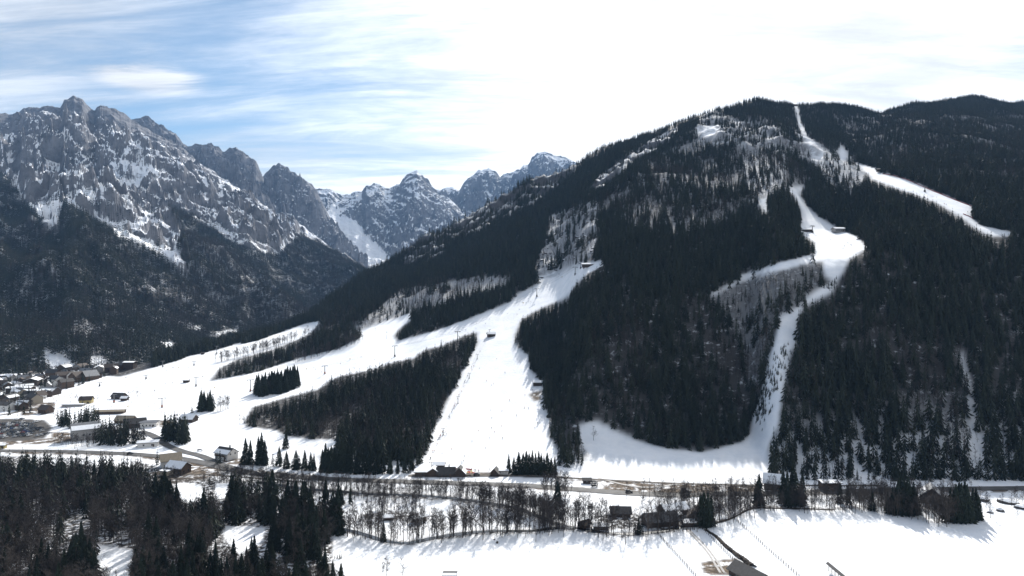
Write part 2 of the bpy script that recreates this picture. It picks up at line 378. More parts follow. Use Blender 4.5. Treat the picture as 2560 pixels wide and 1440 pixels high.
def terrain_material(name, near):
    m = bpy.data.materials.new(name); m.use_nodes = True; nt = m.node_tree; b = nt.nodes['Principled BSDF']
    b.inputs['Roughness'].default_value = 0.9; b.inputs['Specular IOR Level'].default_value = 0.1
    geo = N(nt, 'ShaderNodeNewGeometry'); sep = N(nt, 'ShaderNodeSeparateXYZ'); L(nt, geo.outputs['Normal'], sep.inputs[0])
    nzv = sep.outputs[2]
    tc = N(nt, 'ShaderNodeTexCoord'); P = tc.outputs['Object']
    def noise(scale, det=6, rough=0.6, st=None):
        n = N(nt, 'ShaderNodeTexNoise'); n.inputs['Scale'].default_value = scale; n.inputs['Detail'].default_value = det; n.inputs['Roughness'].default_value = rough
        if st:
            mp = N(nt, 'ShaderNodeMapping'); mp.inputs['Scale'].default_value = st; L(nt, P, mp.inputs[0]); L(nt, mp.outputs[0], n.inputs['Vector'])
        else: L(nt, P, n.inputs['Vector'])
        return n.outputs[0]
    def at(nm):
        a = N(nt, 'ShaderNodeAttribute'); a.attribute_name = nm; return a.outputs['Fac']
    rockn = noise(0.02, 8, 0.65)
    rock = mixc(nt, smooth(nt, rockn, 0.3, 0.7), (0.088, 0.090, 0.102), (0.195, 0.194, 0.205))
    if near:
        snow = mixc(nt, smooth(nt, noise(0.05, 8, 0.65), 0.35, 0.65), (0.76, 0.78, 0.81), (0.87, 0.87, 0.88))
        # crags: rock where it is steep
        s = math_node(nt, 'ADD', nzv, math_node(nt, 'MULTIPLY', math_node(nt, 'SUBTRACT', noise(0.045, 8, 0.7), 0.5), 0.75))
        bare = math_node(nt, 'MULTIPLY', smooth(nt, s, 0.74, 0.90, 1.0, 0.0), at('crag'), clamp=True)
        c = mixc(nt, bare, snow, rock)
        # needle litter and brush, darkened to paint in the shade under the trees
        litter_shade = math_node(nt, 'MULTIPLY', at('wood'), smooth(nt, noise(0.16, 6, 0.7), 0.27, 0.46, 0.30, 0.96))
        c = mixc(nt, litter_shade, c, (0.030, 0.027, 0.025))
        mud = math_node(nt, 'MULTIPLY', at('mud'), smooth(nt, noise(0.13, 7, 0.7), 0.36, 0.50), clamp=True)
        c = mixc(nt, mud, c, mixc(nt, smooth(nt, noise(0.4, 5), 0.35, 0.65), (0.055, 0.042, 0.032), (0.17, 0.13, 0.095)))
        c = mixc(nt, math_node(nt, 'MULTIPLY', at('tarmac'), smooth(nt, noise(0.25, 5), 0.2, 0.45, 0.75, 1.0)), c, mixc(nt, noise(0.3, 5), (0.055, 0.052, 0.05), (0.10, 0.092, 0.085)))
        c = mixc(nt, math_node(nt, 'MULTIPLY', at('brush'), smooth(nt, noise(0.35, 6, 0.75), 0.38, 0.55), clamp=True), c, (0.04, 0.033, 0.028))
        bp = N(nt, 'ShaderNodeBump'); bp.inputs['Strength'].default_value = 0.5; bp.inputs['Distance'].default_value = 1.2
        L(nt, noise(0.22, 7, 0.65), bp.inputs['Height']); L(nt, bp.outputs[0], b.inputs['Normal'])
    else:
        snow = mixc(nt, smooth(nt, noise(0.004, 6), 0.35, 0.7), (0.78, 0.80, 0.84), (0.86, 0.87, 0.88))
        s = math_node(nt, 'ADD', nzv, math_node(nt, 'MULTIPLY', math_node(nt, 'SUBTRACT', noise(0.012, 10, 0.66), 0.5), 0.62))
        s = math_node(nt, 'ADD', s, math_node(nt, 'MULTIPLY', math_node(nt, 'SUBTRACT', noise(0.05, 6, 0.7, (1, 1, 2.2)), 0.5), 0.35))
        s = math_node(nt, 'ADD', s, math_node(nt, 'MULTIPLY', math_node(nt, 'SUBTRACT', noise(0.0032, 4, 0.55), 0.5), 0.85))
        s = math_node(nt, 'ADD', s, at('sn'))
        c = mixc(nt, smooth(nt, s, 0.74, 0.92), rock, snow)
        litter_shade = math_node(nt, 'MULTIPLY', at('wood'), smooth(nt, noise(0.03, 7, 0.7), 0.36, 0.56, 0.45, 0.97))  # litter plus painted shade, darkening the snow between the far trees
        c = mixc(nt, litter_shade, c, (0.026, 0.024, 0.023))
        bp = N(nt, 'ShaderNodeBump'); bp.inputs['Strength'].default_value = 0.6; bp.inputs['Distance'].default_value = 10.0
        L(nt, noise(0.02, 8, 0.7), bp.inputs['Height']); L(nt, bp.outputs[0], b.inputs['Normal'])
    L(nt, c, b.inputs['Base Color'])
    return m
M_NEAR = terrain_material('snow_hill', True)
M_FAR = terrain_material('snow_rock', False)

# ground cover painted on the near terrain: mud, tarmac, brush along the streams, forest litter with painted tree shade
MUD = [[(1500, 1204), (1560, 1200), (1640, 1206), (1850, 1212), (1905, 1216), (1900, 1232), (1640, 1233), (1560, 1226), (1510, 1222)],
       [(1410, 1197), (1520, 1200), (1700, 1208), (1690, 1211), (1500, 1205), (1410, 1201)],
       [(1040, 1178), (1250, 1180), (1260, 1190), (1030, 1190)], [(400, 1050), (435, 1052), (425, 1072), (395, 1066)],
       [(1750, 1405), (1840, 1395), (1900, 1440), (1760, 1440)], [(540, 1140), (640, 1150), (640, 1166), (560, 1160)], [(1320, 985), (1356, 975), (1352, 1000), (1335, 1002)],
       [(380, 1180), (520, 1150), (560, 1190), (400, 1215)],
       [(-200, 1119), (0, 1123), (320, 1130), (611, 1173), (850, 1193), (1200, 1205), (1444, 1218), (1658, 1231), (2000, 1226), (2700, 1214), (2700, 1227), (2000, 1239), (1658, 1244), (1444, 1230), (1200, 1216), (850, 1205), (611, 1187), (320, 1140), (-200, 1131)],
       [(0, 1100), (130, 1095), (200, 1100), (150, 1108), (0, 1114)], [(130, 1080), (300, 1085), (300, 1100), (130, 1100)], [(60, 1010), (140, 1005), (130, 1035), (50, 1040)]]
TARMAC = [[(-300, 1056), (40, 1046), (112, 1050), (132, 1068), (112, 1096), (60, 1102), (-300, 1112)], [(1025, 1186), (1260, 1184), (1400, 1190), (1400, 1195), (1250, 1192), (1025, 1194)]]
def band(line, wpx_top, wpx_bot):
    up = [(u, v - wpx_top) for u, v in line]; dn = [(u, v + wpx_bot) for u, v in reversed(line)]; return up + dn
STREAM_A = [(640, 1205), (760, 1222), (900, 1234), (1010, 1238), (1110, 1244), (1200, 1255), (1290, 1270), (1340, 1290), (1400, 1312), (1430, 1322)]
STREAM_B = [(800, 1330), (860, 1325), (905, 1335), (960, 1352), (1020, 1358), (1070, 1348), (1130, 1338), (1230, 1328), (1320, 1328), (1420, 1318), (1480, 1328), (1560, 1336), (1640, 1330), (1700, 1318)]
HEDGE_C = [(1700, 1318), (1760, 1312), (1810, 1300), (1840, 1288), (1870, 1270), (1960, 1270), (2080, 1274), (2160, 1268), (2240, 1262), (2330, 1270), (2420, 1288)]
BRUSH = [band(STREAM_A, 6, 7), band(STREAM_B, 5, 7), band(HEDGE_C, 5, 3), [(890, 1290), (960, 1276), (1060, 1282), (1050, 1300), (960, 1302)], [(1480, 1290), (1560, 1282), (1640, 1290), (1660, 1320), (1500, 1325)],
         [(1640, 1270), (1720, 1262), (1730, 1310), (1650, 1320)], [(0, 1140), (330, 1150), (650, 1235), (850, 1290), (840, 1400), (830, 1500), (-300, 1500), (-300, 1140)], [(380, 1190), (600, 1195), (640, 1235), (400, 1220)]]
clear = [[(440, 1205), (500, 1212), (512, 1240), (470, 1262), (445, 1250)], [(535, 1212), (575, 1205), (580, 1240), (540, 1248)], [(565, 1315), (665, 1318), (655, 1350), (600, 1385), (560, 1350)],
         [(235, 1360), (335, 1375), (330, 1440), (310, 1500), (230, 1500)], [(60, 1150), (330, 1148), (330, 1166), (60, 1160)], [(835, 1335), (880, 1335), (880, 1400), (830, 1400)]]
def paint(polys, n=1): return blur(in_any(polys, UU, VV) * 1.0, n)
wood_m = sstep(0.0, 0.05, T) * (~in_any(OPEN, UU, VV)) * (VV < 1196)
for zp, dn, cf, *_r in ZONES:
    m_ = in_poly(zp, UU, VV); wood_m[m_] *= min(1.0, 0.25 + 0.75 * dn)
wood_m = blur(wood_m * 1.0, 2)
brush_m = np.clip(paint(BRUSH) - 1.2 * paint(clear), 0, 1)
nr, nc = ZZ.shape
idx = np.arange(nr * nc).reshape(nr, nc)
quads = np.stack([idx[:-1, :-1], idx[:-1, 1:], idx[1:, 1:], idx[1:, :-1]], -1).reshape(-1, 4)
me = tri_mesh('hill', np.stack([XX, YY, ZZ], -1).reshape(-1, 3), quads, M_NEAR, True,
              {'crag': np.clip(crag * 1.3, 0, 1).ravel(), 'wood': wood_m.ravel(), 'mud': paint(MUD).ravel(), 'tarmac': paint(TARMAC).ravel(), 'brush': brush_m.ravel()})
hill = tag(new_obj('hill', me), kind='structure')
M_SNOW = mat('snow', (0.84, 0.85, 0.87), 0.9, 0.1, 0.03, 0.3)
g = MB(); g.poly([(-16000, -4000, -32), (16000, -4000, -32), (16000, 16000, -32), (-16000, 16000, -32)], [(0, 1, 2, 3)])
tag(g.build('ground', M_SNOW), kind='structure')

# ------------------------------------------------------------------ the mountains behind
FAR = {}
def mountain(key, sky, ytab, ybtab, zb, power, amp, wl, rows, du_in, terrace=0.0, umin=None, umax=None, seed=0.0, sn=0.0, profile=None, crest_noise=0.25, calm=None):
    umin = sky[0][0] if umin is None else umin; umax = sky[-1][0] if umax is None else umax
    us = np.concatenate([np.arange(umin, -20, 8.0), np.arange(max(umin, -20), umax + 0.1, du_in)]) if umin < -20 else np.arange(umin, umax + 0.1, du_in)
    sv = np.interp(us, [a for a, b in sky], [b for a, b in sky])
    sv = sv + 4.2 * fbm(us / 23.0 + seed, us * 0 + seed, 4) + 1.4 * fbm(us / 6.5 + seed, us * 0 + 3.3, 3)      # broken crest
    yc = itab(ytab, us, 15); yb = itab(ybtab, us, 15)
    t = np.linspace(0, 1, rows)[:, None] ** 0.9
    tb = np.linspace(1.02, 1.25, 8)[:, None]; tt = np.vstack([t, tb])
    Y = yb + (yc - yb) * tt; U = us[None, :].repeat(len(tt), 0); X = Y * (U - 1280.0) / F
    zc = CAM_H + yc * (720.0 - sv) / F
    tc_ = np.clip(tt, 0, 1)
    gt = tc_ ** power if profile is None else np.interp(tc_, [a for a, b in profile], [b for a, b in profile])
    Z = zb + (zc - zb) * gt - np.clip(tt - 1, 0, None) * (yc - yb) * 0.9
    env = np.clip(tc_ / 0.12, 0, 1) * (1 - (1 - crest_noise) * sstep(0.70, 0.98, tc_))
    if calm is not None: env = env * calm(U, 720.0 - F * (Z - CAM_H) / Y)
    W = Y + 1.25 * Z                       # distance run up the slope, so that the rock is as rough up as across
    warp = fbm(X / (wl * 0.8) + seed, W / (wl * 0.8), 3) * wl * 0.45
    n1 = ridged((X + warp) / wl + seed, (W + 0.5 * X) / (wl * 1.5) + seed, 5, 0.5) - 0.38
    n2 = ridged((X - warp) / (wl * 0.25) + seed * 2, (W + 0.6 * X + warp) / (wl * 0.33), 6, 0.55) - 0.38
    Z = Z + env * (amp * n1 + amp * 0.46 * n2)
    if terrace:
        h = (Z + 0.42 * X + 150 * fbm(X / 420, W / 420, 4)) / 85.0
        tm = sstep(-0.15, 0.15, fbm(X / 260 + 4, W / 260, 3))
        Z = Z + env * terrace * tm * (np.sin(2 * np.pi * h) * 0.6 + 0.4 * np.sin(4 * np.pi * h + 1.0))
    nr, nc = Z.shape; idx = np.arange(nr * nc).reshape(nr, nc)
    q = np.stack([idx[:-1, :-1], idx[:-1, 1:], idx[1:, 1:], idx[1:, :-1]], -1).reshape(-1, 4)
    V = 720.0 - F * (Z - CAM_H) / Y
    return dict(us=us, tt=tt[:, 0], yb=yb, yc=yc, X=X, Y=Y, Z=Z, U=U, V=V, q=q, key=key, sn=sn)
def finish(Mt, wood=None, sn=None, crest_rock=0.30):
    sh = Mt['Z'].shape
    base = np.full(sh, Mt['sn']) if sn is None else sn
    sn = base - crest_rock * sstep(0.72, 0.97, Mt['tt'])[:, None] * (1 + 1.2 * fbm(Mt['X'] / 160, Mt['Z'] / 110, 4))
    me = tri_mesh('mountain', np.stack([Mt['X'], Mt['Y'], Mt['Z']], -1).reshape(-1, 3), Mt['q'], M_FAR, False,
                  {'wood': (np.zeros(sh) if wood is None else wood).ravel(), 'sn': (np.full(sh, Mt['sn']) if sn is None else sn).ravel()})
    o = tag(new_obj('mountain', me), kind='structure'); FAR[Mt['key']] = Mt; return o

# massif on the left
FOREST1 = [(-900, 380), (-300, 400), (0, 432), (35, 467), (63, 506), (84, 530), (112, 560), (140, 570), (160, 505), (197, 523), (246, 552), (292, 590), (352, 611), (404, 640), (475, 685), (440, 622), (455, 575), (415, 509), (457, 527), (520, 566), (580, 604), (640, 628),
           (690, 640), (738, 600), (752, 585), (800, 608), (850, 638), (905, 668), (1100, 820), (1100, 1100), (-900, 1100)]
M1 = mountain('massif', [(-900, 300), (-400, 250), (-100, 290), (0, 283), (20, 287), (50, 282), (90, 269), (130, 263), (150, 266), (160, 246), (185, 235), (205, 244), (225, 268), (236, 280), (250, 262), (266, 263), (300, 280), (330, 298),
     (345, 306), (400, 341), (450, 372), (510, 412), (560, 450), (600, 472), (650, 502), (700, 540), (760, 572), (800, 602), (850, 632), (905, 662), (960, 705), (1100, 800)],
     [(-900, 4600), (0, 4800), (185, 5000), (500, 4300), (700, 3700), (905, 3000), (1100, 2600)], [(-900, 900), (0, 930), (200, 960), (300, 1020), (450, 1250), (600, 1500), (800, 1900), (1100, 2100)],
     -12.0, 1.12, 230.0, 620.0, 430, 2.5, terrace=16.0, crest_noise=.18, seed=2.7, calm=lambda u, v: 0.42 + 0.58 * (1 - blur(in_poly(FOREST1, u, v) * 1.0, 4)))
SPARSE1 = [(0, 345), (200, 350), (246, 400), (420, 505), (520, 470), (640, 480), (740, 570), (900, 670), (600, 700), (300, 620), (0, 470)]
CLEAR1 = [[(108, 872), (135, 885), (165, 895), (192, 915), (196, 935), (130, 940), (112, 905)], [(225, 888), (255, 892), (280, 918), (225, 922)], [(455, 826), (475, 816), (510, 815), (500, 826)], [(520, 842), (560, 826), (602, 822), (590, 836), (560, 844), (530, 848)],
          [(395, 858), (430, 853), (450, 870), (420, 878)]]
THIN1 = [[(660, 668), (700, 672), (745, 705), (780, 722), (770, 740), (720, 718), (680, 695)], [(330, 690), (420, 700), (470, 740), (400, 760)], [(600, 690), (640, 690), (650, 730), (610, 740)], [(180, 800), (260, 830), (240, 850), (190, 840)]]
f1 = in_poly(FOREST1, M1['U'], M1['V']); f1 &= ~in_any(CLEAR1, M1['U'], M1['V'])
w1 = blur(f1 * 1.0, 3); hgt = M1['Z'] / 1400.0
sn1 = 0.31 - 0.42 * sstep(0.70, 0.95, hgt) + 0.16 * (M1['V'] > 840)
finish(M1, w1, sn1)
M2 = mountain('crag', [(250, 340), (300, 300), (340, 292), (372, 295), (400, 312), (440, 335), (455, 360), (470, 366), (500, 361), (520, 356), (540, 364), (560, 376), (590, 368), (610, 380), (640, 405), (655, 440), (664, 470), (690, 530), (760, 620)],
     [(0, 5600), (900, 5600)], [(0, 4300), (900, 4000)], 250.0, 0.9, 290.0, 480.0, 240, 2.5, seed=7.1, sn=0.12, terrace=8.0, crest_noise=.2)
finish(M2)
M3 = mountain('tooth', [(560, 520), (610, 480), (655, 445), (680, 421), (700, 412), (720, 421), (735, 433), (760, 445), (780, 466), (792, 482), (805, 510), (830, 550), (860, 600), (920, 690)],
     [(0, 5900), (1000, 5900)], [(0, 4400), (1000, 4200)], 150.0, 0.95, 290.0, 480.0, 260, 2.5, seed=4.4, sn=0.24, terrace=9.0, crest_noise=.2)
finish(M3)
BOWL = [(805, 530), (845, 540), (890, 552), (915, 590), (960, 632), (1010, 700), (800, 720), (770, 590)]
M4 = mountain('cirque', [(740, 480), (780, 472), (800, 474), (830, 478), (850, 488), (872, 488), (890, 478), (905, 480), (915, 463), (950, 462), (966, 470), (980, 466), (1000, 455), (1010, 441), (1022, 428), (1042, 422), (1056, 436), (1072, 455), (1082, 470), (1110, 492), (1140, 512), (1200, 556), (1260, 600)],
     [(0, 7200), (1300, 7200)], [(0, 3600), (1300, 4200)], 150.0, 1.0, 300.0, 560.0, 320, 2.0, seed=9.6, sn=0.05, terrace=11.0, crest_noise=.17, calm=lambda u, v: 1 - 0.85 * blur(in_poly(BOWL, u, v) * 1.0, 8),
     profile=[(0, 0.0), (0.30, 0.09), (0.5, 0.22), (0.62, 0.36), (1, 1)])
bowl = in_poly(BOWL, M4['U'], M4['V'])
sn4 = np.full(M4['Z'].shape, 0.36) + 0.5 * blur(bowl * 1.0, 4)
finish(M4, sn=sn4, crest_rock=0.20)
M5 = mountain('horn', [(1060, 500), (1085, 478), (1110, 470), (1130, 470), (1148, 475), (1160, 455), (1180, 440), (1200, 428), (1222, 425), (1240, 432), (1250, 441), (1270, 430), (1290, 425), (1300, 420), (1310, 408), (1320, 411), (1330, 395), (1345, 382), (1360, 378), (1380, 386), (1396, 392), (1420, 394), (1440, 402), (1500, 422), (1600, 455), (1700, 480)],
     [(0, 8600), (1700, 8600)], [(0, 6000), (1700, 6000)], 200.0, 0.9, 300.0, 520.0, 260, 2.0, seed=12.3, sn=0.34, terrace=9.0, crest_noise=.14)
finish(M5, crest_rock=0.20)
# ------------------------------------------------------------------ tree shapes
def spruce_shape(seed, layers, per, jag, width=0.155, base=0.06):
    """(verts, tris) of a spruce crown of height 1: tiers of drooping boughs, each a folded kite, with loose gaps."""
    r = random.Random(seed); V = []; T = []
    for k in range(layers):
        t = k / (layers - 1); zc = base + (1 - base) * (0.02 + 0.93 * t ** 0.92)
        rad = width * (1 - t) ** 0.82 * r.uniform(0.86, 1.12) + 0.012
        n = max(3, int(round(per * (1 - 0.55 * t)))); a0 = r.uniform(0, 6.28)
        for i in range(n):
            if layers > 9 and r.random() < 0.06: continue
            a = a0 + 6.2832 * i / n + r.uniform(-.25, .25); q = rad * r.uniform(0.72, 1.18); w = 3.3 / n * r.uniform(0.8, 1.2) * (1.15 if layers < 9 else 1.0)
            drop = (0.075 + 0.10 * (1 - t)) * r.uniform(0.6, 1.3) * (1.25 if layers < 9 else 0.8); up = 0.035
            ca, sa = math.cos(a), math.sin(a)
            b = len(V)
            V.append((0.006 * ca, 0.006 * sa, zc + up))
            l, rr = a - w * 0.5, a + w * 0.5; m = q * 0.66
            V.append((m * math.cos(l), m * math.sin(l), zc - drop * 0.75)); V.append((q * ca, q * sa, zc - drop * 0.8)); V.append((m * math.cos(rr), m * math.sin(rr), zc - drop * 0.75))
            T += [(b, b + 1, b + 2), (b, b + 2, b + 3)]
            for j in range(jag):                         # hanging twigs along the bough
                f = r.uniform(0.35, 1.0); s = r.uniform(-0.5, 0.5); c = len(V); A = a + s * w
                px, py, pz = q * f * math.cos(A), q * f * math.sin(A), zc + up - (drop * 0.8 + up) * f
                e = 0.016 * r.uniform(.7, 1.5)
                V += [(px - e * sa, py + e * ca, pz + 0.006), (px + e * sa, py - e * ca, pz + 0.004), (px * 1.06, py * 1.06, pz - 0.035 * r.uniform(.6, 1.6))]
                T.append((c, c + 1, c + 2))
    b = len(V)
    V += [(0.008, 0, 0.93), (-0.005, 0.007, 0.93), (-0.005, -0.007, 0.93), (0, 0, 1.0)]; T += [(b, b + 1, b + 3), (b + 1, b + 2, b + 3), (b + 2, b, b + 3)]
    return np.array(V, np.float32), np.array(T, np.int32)

def prism(V, T, a, b, r0, r1, n=3):
    a = Vector(a); b = Vector(b); d = (b - a)
    if d.length < 1e-6: return
    d.normalize(); s = d.cross(Vector((0.3, 0.2, 1)) if abs(d.z) < .9 else Vector((1, .1, 0))).normalized(); t = s.cross(d); k = len(V)
    for p, q in ((a, r0), (b, r1)):
        for i in range(n):
            A = 6.2832 * i / n; V.append(tuple(p + s * (q * math.cos(A)) + t * (q * math.sin(A))))
    for i in range(n):
        j = (i + 1) % n; T.append((k + i, k + j, k + n + j)); T.append((k + i, k + n + j, k + n + i))
def sliver(V, T, a, b, w, r):
    a = Vector(a); b = Vector(b); d = (b - a).normalized(); s = d.cross(Vector((r.uniform(-1, 1), r.uniform(-1, 1), r.uniform(-1, 1)))).normalized() * w; k = len(V)
    V += [tuple(a + s), tuple(a - s), tuple(b)]; T.append((k, k + 1, k + 2))

def bare_shape(seed, detail, spread=0.17, trunk_w=0.0085):
    """leafless tree of height 1: (trunk verts, tris), (twig verts, tris)."""
    r = random.Random(seed); V = []; T = []; W = []; Q = []
    pts = [Vector((0, 0, -0.02))]; n = 5 if detail > 1 else 3
    for i in range(1, n + 1): pts.append(Vector((r.uniform(-.012, .012) * i, r.uniform(-.012, .012) * i, 0.9 * i / n)))
    for i in range(n):
        f0, f1 = 1 - i / n, 1 - (i + 1) / n
        prism(V, T, pts[i], pts[i + 1], trunk_w * (0.25 + f0), trunk_w * (0.25 + f1), 5 if detail > 1 else 3)
    nb = {0: 9, 1: 14, 1.5: 26, 2: 30}[detail]
    for k in range(nb):
        t = r.uniform(0.22, 0.97) if detail else r.uniform(.3, .97); i = min(int(t * n), n - 1); p = pts[i].lerp(pts[i + 1], t * n - i)
        a = r.uniform(0, 6.28); ln = (0.10 + spread * (1.15 - t)) * r.uniform(0.6, 1.25); up = r.uniform(0.55, 1.5)
        d = Vector((math.cos(a), math.sin(a), up)).normalized(); e = p + d * ln
        if detail == 2:
            prism(V, T, p, p + d * ln * 0.6, trunk_w * 0.42, trunk_w * 0.2, 3); prism(V, T, p + d * ln * 0.6, e + Vector((0, 0, .02)), trunk_w * .2, trunk_w * .06, 3)
            for j in range(9):
                f = r.uniform(0.25, 1.0); q = p + d * ln * f; dd = Vector((r.uniform(-1, 1), r.uniform(-1, 1), r.uniform(0.1, 1.4))).normalized() * ln * r.uniform(.2, .5)
                sliver(W, Q, q, q + dd, 0.0024, r)
                for m in range(2):
                    g = q + dd * r.uniform(.3, .9); sliver(W, Q, g, g + Vector((r.uniform(-1, 1), r.uniform(-1, 1), r.uniform(-.2, 1.2))).normalized() * ln * .2, 0.0018, r)
        else:
            sliver(W, Q, p, e, {0: .009, 1: .006, 1.5: .0042}[detail], r)
            for j in range(6 if detail == 1.5 else (3 if detail else 1)):
                q = p + d * ln * r.uniform(.3, .9); sliver(W, Q, q, q + Vector((r.uniform(-1, 1), r.uniform(-1, 1), r.uniform(.1, 1.5))).normalized() * ln * .5, {0: .010, 1: .006, 1.5: .0036}[detail], r)
    f = lambda a, k: np.array(a, k).reshape(-1, 3)
    return (f(V, np.float32), f(T, np.int32)), (f(W, np.float32), f(Q, np.int32))
def join(*parts):
    V = []; T = []; o = 0
    for v, t in parts: V.append(v); T.append(t + o); o += len(v)
    return np.concatenate(V), np.concatenate(T)
def stem_shape(r0=0.011, top=0.5):
    V = []; T = []; prism(V, T, (0, 0, -0.03), (0, 0, top), r0, r0 * 0.4, 4); return np.array(V, np.float32), np.array(T, np.int32)

SPR_N = [spruce_shape(s, 22, 10, 3, width=w, base=b) for s, w, b in ((1, .185, .05), (2, .21, .04), (3, .165, .10), (4, .19, .07), (5, .225, .05))]
SPR_M = [join(spruce_shape(20 + s, 7, 7, 0, width=w, base=b), stem_shape(.012, .4)) for s, w, b in ((1, .165, .10), (2, .185, .08), (3, .145, .16), (4, .17, .12), (5, .13, .20), (6, .20, .06))]
SPR_F = [spruce_shape(50 + s, 4, 5, 0, width=w, base=.05) for s, w in ((1, .15), (2, .17), (3, .13))]
BARE_N = [bare_shape(s, 2, sp) for s, sp in ((1, .16), (2, .20), (3, .13), (4, .24), (5, .18))]
BARE_M = [join(*bare_shape(30 + s, 1, sp)) for s, sp in ((1, .14), (2, .17), (3, .12), (4, .2), (5, .15))]
BARE_V = [join(*bare_shape(80 + s, 1.5, sp)) for s, sp in ((1, .15), (2, .19), (3, .13), (4, .22))]
BARE_F = [join(*bare_shape(60 + s, 0, .16, .014)) for s in range(3)]

def tone_mat(name, lo, hi, attr=True, rough=0.8, spec=0.15):
    m = bpy.data.materials.new(name); m.use_nodes = True; nt = m.node_tree; b = nt.nodes['Principled BSDF']
    b.inputs['Roughness'].default_value = rough; b.inputs['Specular IOR Level'].default_value = spec
    if attr: a = N(nt, 'ShaderNodeAttribute'); a.attribute_name = 'tone'; f = a.outputs['Fac']
    else: a = N(nt, 'ShaderNodeObjectInfo'); f = a.outputs['Random']
    tc = N(nt, 'ShaderNodeTexCoord'); nz = N(nt, 'ShaderNodeTexNoise'); nz.inputs['Scale'].default_value = 1.3 if attr else 12.0; nz.inputs['Detail'].default_value = 3
    L(nt, tc.outputs['Object'], nz.inputs['Vector'])
    f2 = math_node(nt, 'ADD', math_node(nt, 'MULTIPLY', f, 0.65), math_node(nt, 'MULTIPLY', math_node(nt, 'SUBTRACT', nz.outputs[0], 0.3), 0.7), clamp=True)
    L(nt, mixc(nt, f2, lo, hi), b.inputs['Base Color']); return m
M_NEEDLE = tone_mat('spruce_needles', (0.008, 0.013, 0.011), (0.036, 0.043, 0.029))
M_NEEDLE1 = tone_mat('spruce_needles_single', (0.010, 0.015, 0.012), (0.026, 0.035, 0.024), False)
M_TWIG = tone_mat('bare_twigs', (0.027, 0.023, 0.023), (0.066, 0.057, 0.053))
M_TWIG1 = tone_mat('bare_twigs_single', (0.034, 0.029, 0.028), (0.085, 0.072, 0.064), False)
M_BARK = tone_mat('bark', (0.050, 0.040, 0.034), (0.105, 0.088, 0.076), False)

# ------------------------------------------------------------------ where the trees stand
TX = []      # rows of x, y, z, h, kind (0 spruce, 1 bare), zone
ZONE_NAMES = {}
def put(xyzh, kind, zone):
    if len(xyzh): TX.append(np.column_stack([xyzh, np.full(len(xyzh), kind), np.full(len(xyzh), zone)]))

def clear_of_snow(u, Y, z, h, polys=OPEN, tops=(0.4, 0.72)):
    u = u + 11 * fbm(u / 9.0, Y / 14.0, 3)
    ok = ~in_any(polys, u, 720 - F * (z - CAM_H) / Y)
    for t in tops: ok &= ~in_any(polys, u, 720 - F * (z + t * h - CAM_H) / Y)
    return ok

# the wooded hill
def hill_trees(n):
    u = rng.uniform(380, 2750, n); Y = rng.uniform(424, 2200, n); w = Y / 2200.0
    k = rng.uniform(0, 1, n) < w; u, Y = u[k], Y[k]
    x = Y * (u - 1280) / F; z = grid_at(ZZ, u, Y); v = 720 - F * (z - CAM_H) / Y
    ys = np.interp(u, US, SKY_Y); keep = (Y < ys + 45) & (grid_at(T, u, Y) > np.where(u > 1925, -0.004, 0.01)) & (v < np.where(u > 1925, 1206, 1197))
    u, Y, x, z, v = u[keep], Y[keep], x[keep], z[keep], v[keep]
    dn = np.ones(len(u)); cf = np.full(len(u), 0.86); gm = np.full(len(u), 0.22); ju = 26 * fbm(x / 22.0, Y / 22.0, 3); jv = 26 * fbm(x / 22.0 + 50, Y / 22.0, 3)
    for zp, d_, c_, *g_ in ZONES:
        m = in_poly(zp, u + ju, v + jv); dn[m] = d_; cf[m] = c_; gm[m] = g_[0] if g_ else 0.22
    dn = np.where((Y > np.interp(u, US, SKY_Y) - 55) & (u < 1880) & (u > 1100), dn * 0.30, dn)
    st = fbm(x / 16.0, Y / 130.0, 3) + 0.6 * fbm(x / 60.0, Y / 110.0, 2)          # strips of open snow run down the slope
    gap = sstep(-0.42, -0.02, st + 0.25 * (cf - 0.5))
    p = dn * np.where(cf < 0.8, gm + (1 - gm) * gap, 0.62 + 0.38 * gap)
    patch = fbm(x / 55.0 + 9, Y / 75.0, 3)
    cfl = np.clip(cf + 1.5 * patch * (cf < 0.8) + 0.5 * patch, 0.03, 0.97)
    r = rng.uniform(0, 1, len(u)) < p
    u, Y, x, z, v, cfl = u[r], Y[r], x[r], z[r], v[r], cfl[r]
    kind = (rng.uniform(0, 1, len(u)) > cfl).astype(int)
    hs = 0.82 + 0.30 * fbm(x / 90.0, Y / 90.0, 2) * 2
    h = np.where(kind == 0, rng.uniform(10, 26, len(u)), rng.uniform(10, 19, len(u))) * np.clip(hs, 0.6, 1.15)
    h *= np.where(rng.uniform(0, 1, len(u)) < 0.15, 0.55, 1.0)
    h *= 1 - 0.30 * sstep(250, 520, z)
    ok = clear_of_snow(u, Y, z, h)
    vt = 720 - F * (z + h - CAM_H) / Y; ok &= vt < grid_at(VMIN, u, np.maximum(Y - 25, 61)) + 4
    return u[ok], Y[ok], x[ok], z[ok], h[ok], kind[ok]
HILL_AREA = (2750 - 380) * (2200 - 440) * (2200.0 / F)
u, Y, x, z, h, kind = hill_trees(int(HILL_AREA / 12.5))
for k in (0, 1):
    m = kind == k; put(np.column_stack([x, Y, z, h])[m], k, 0)

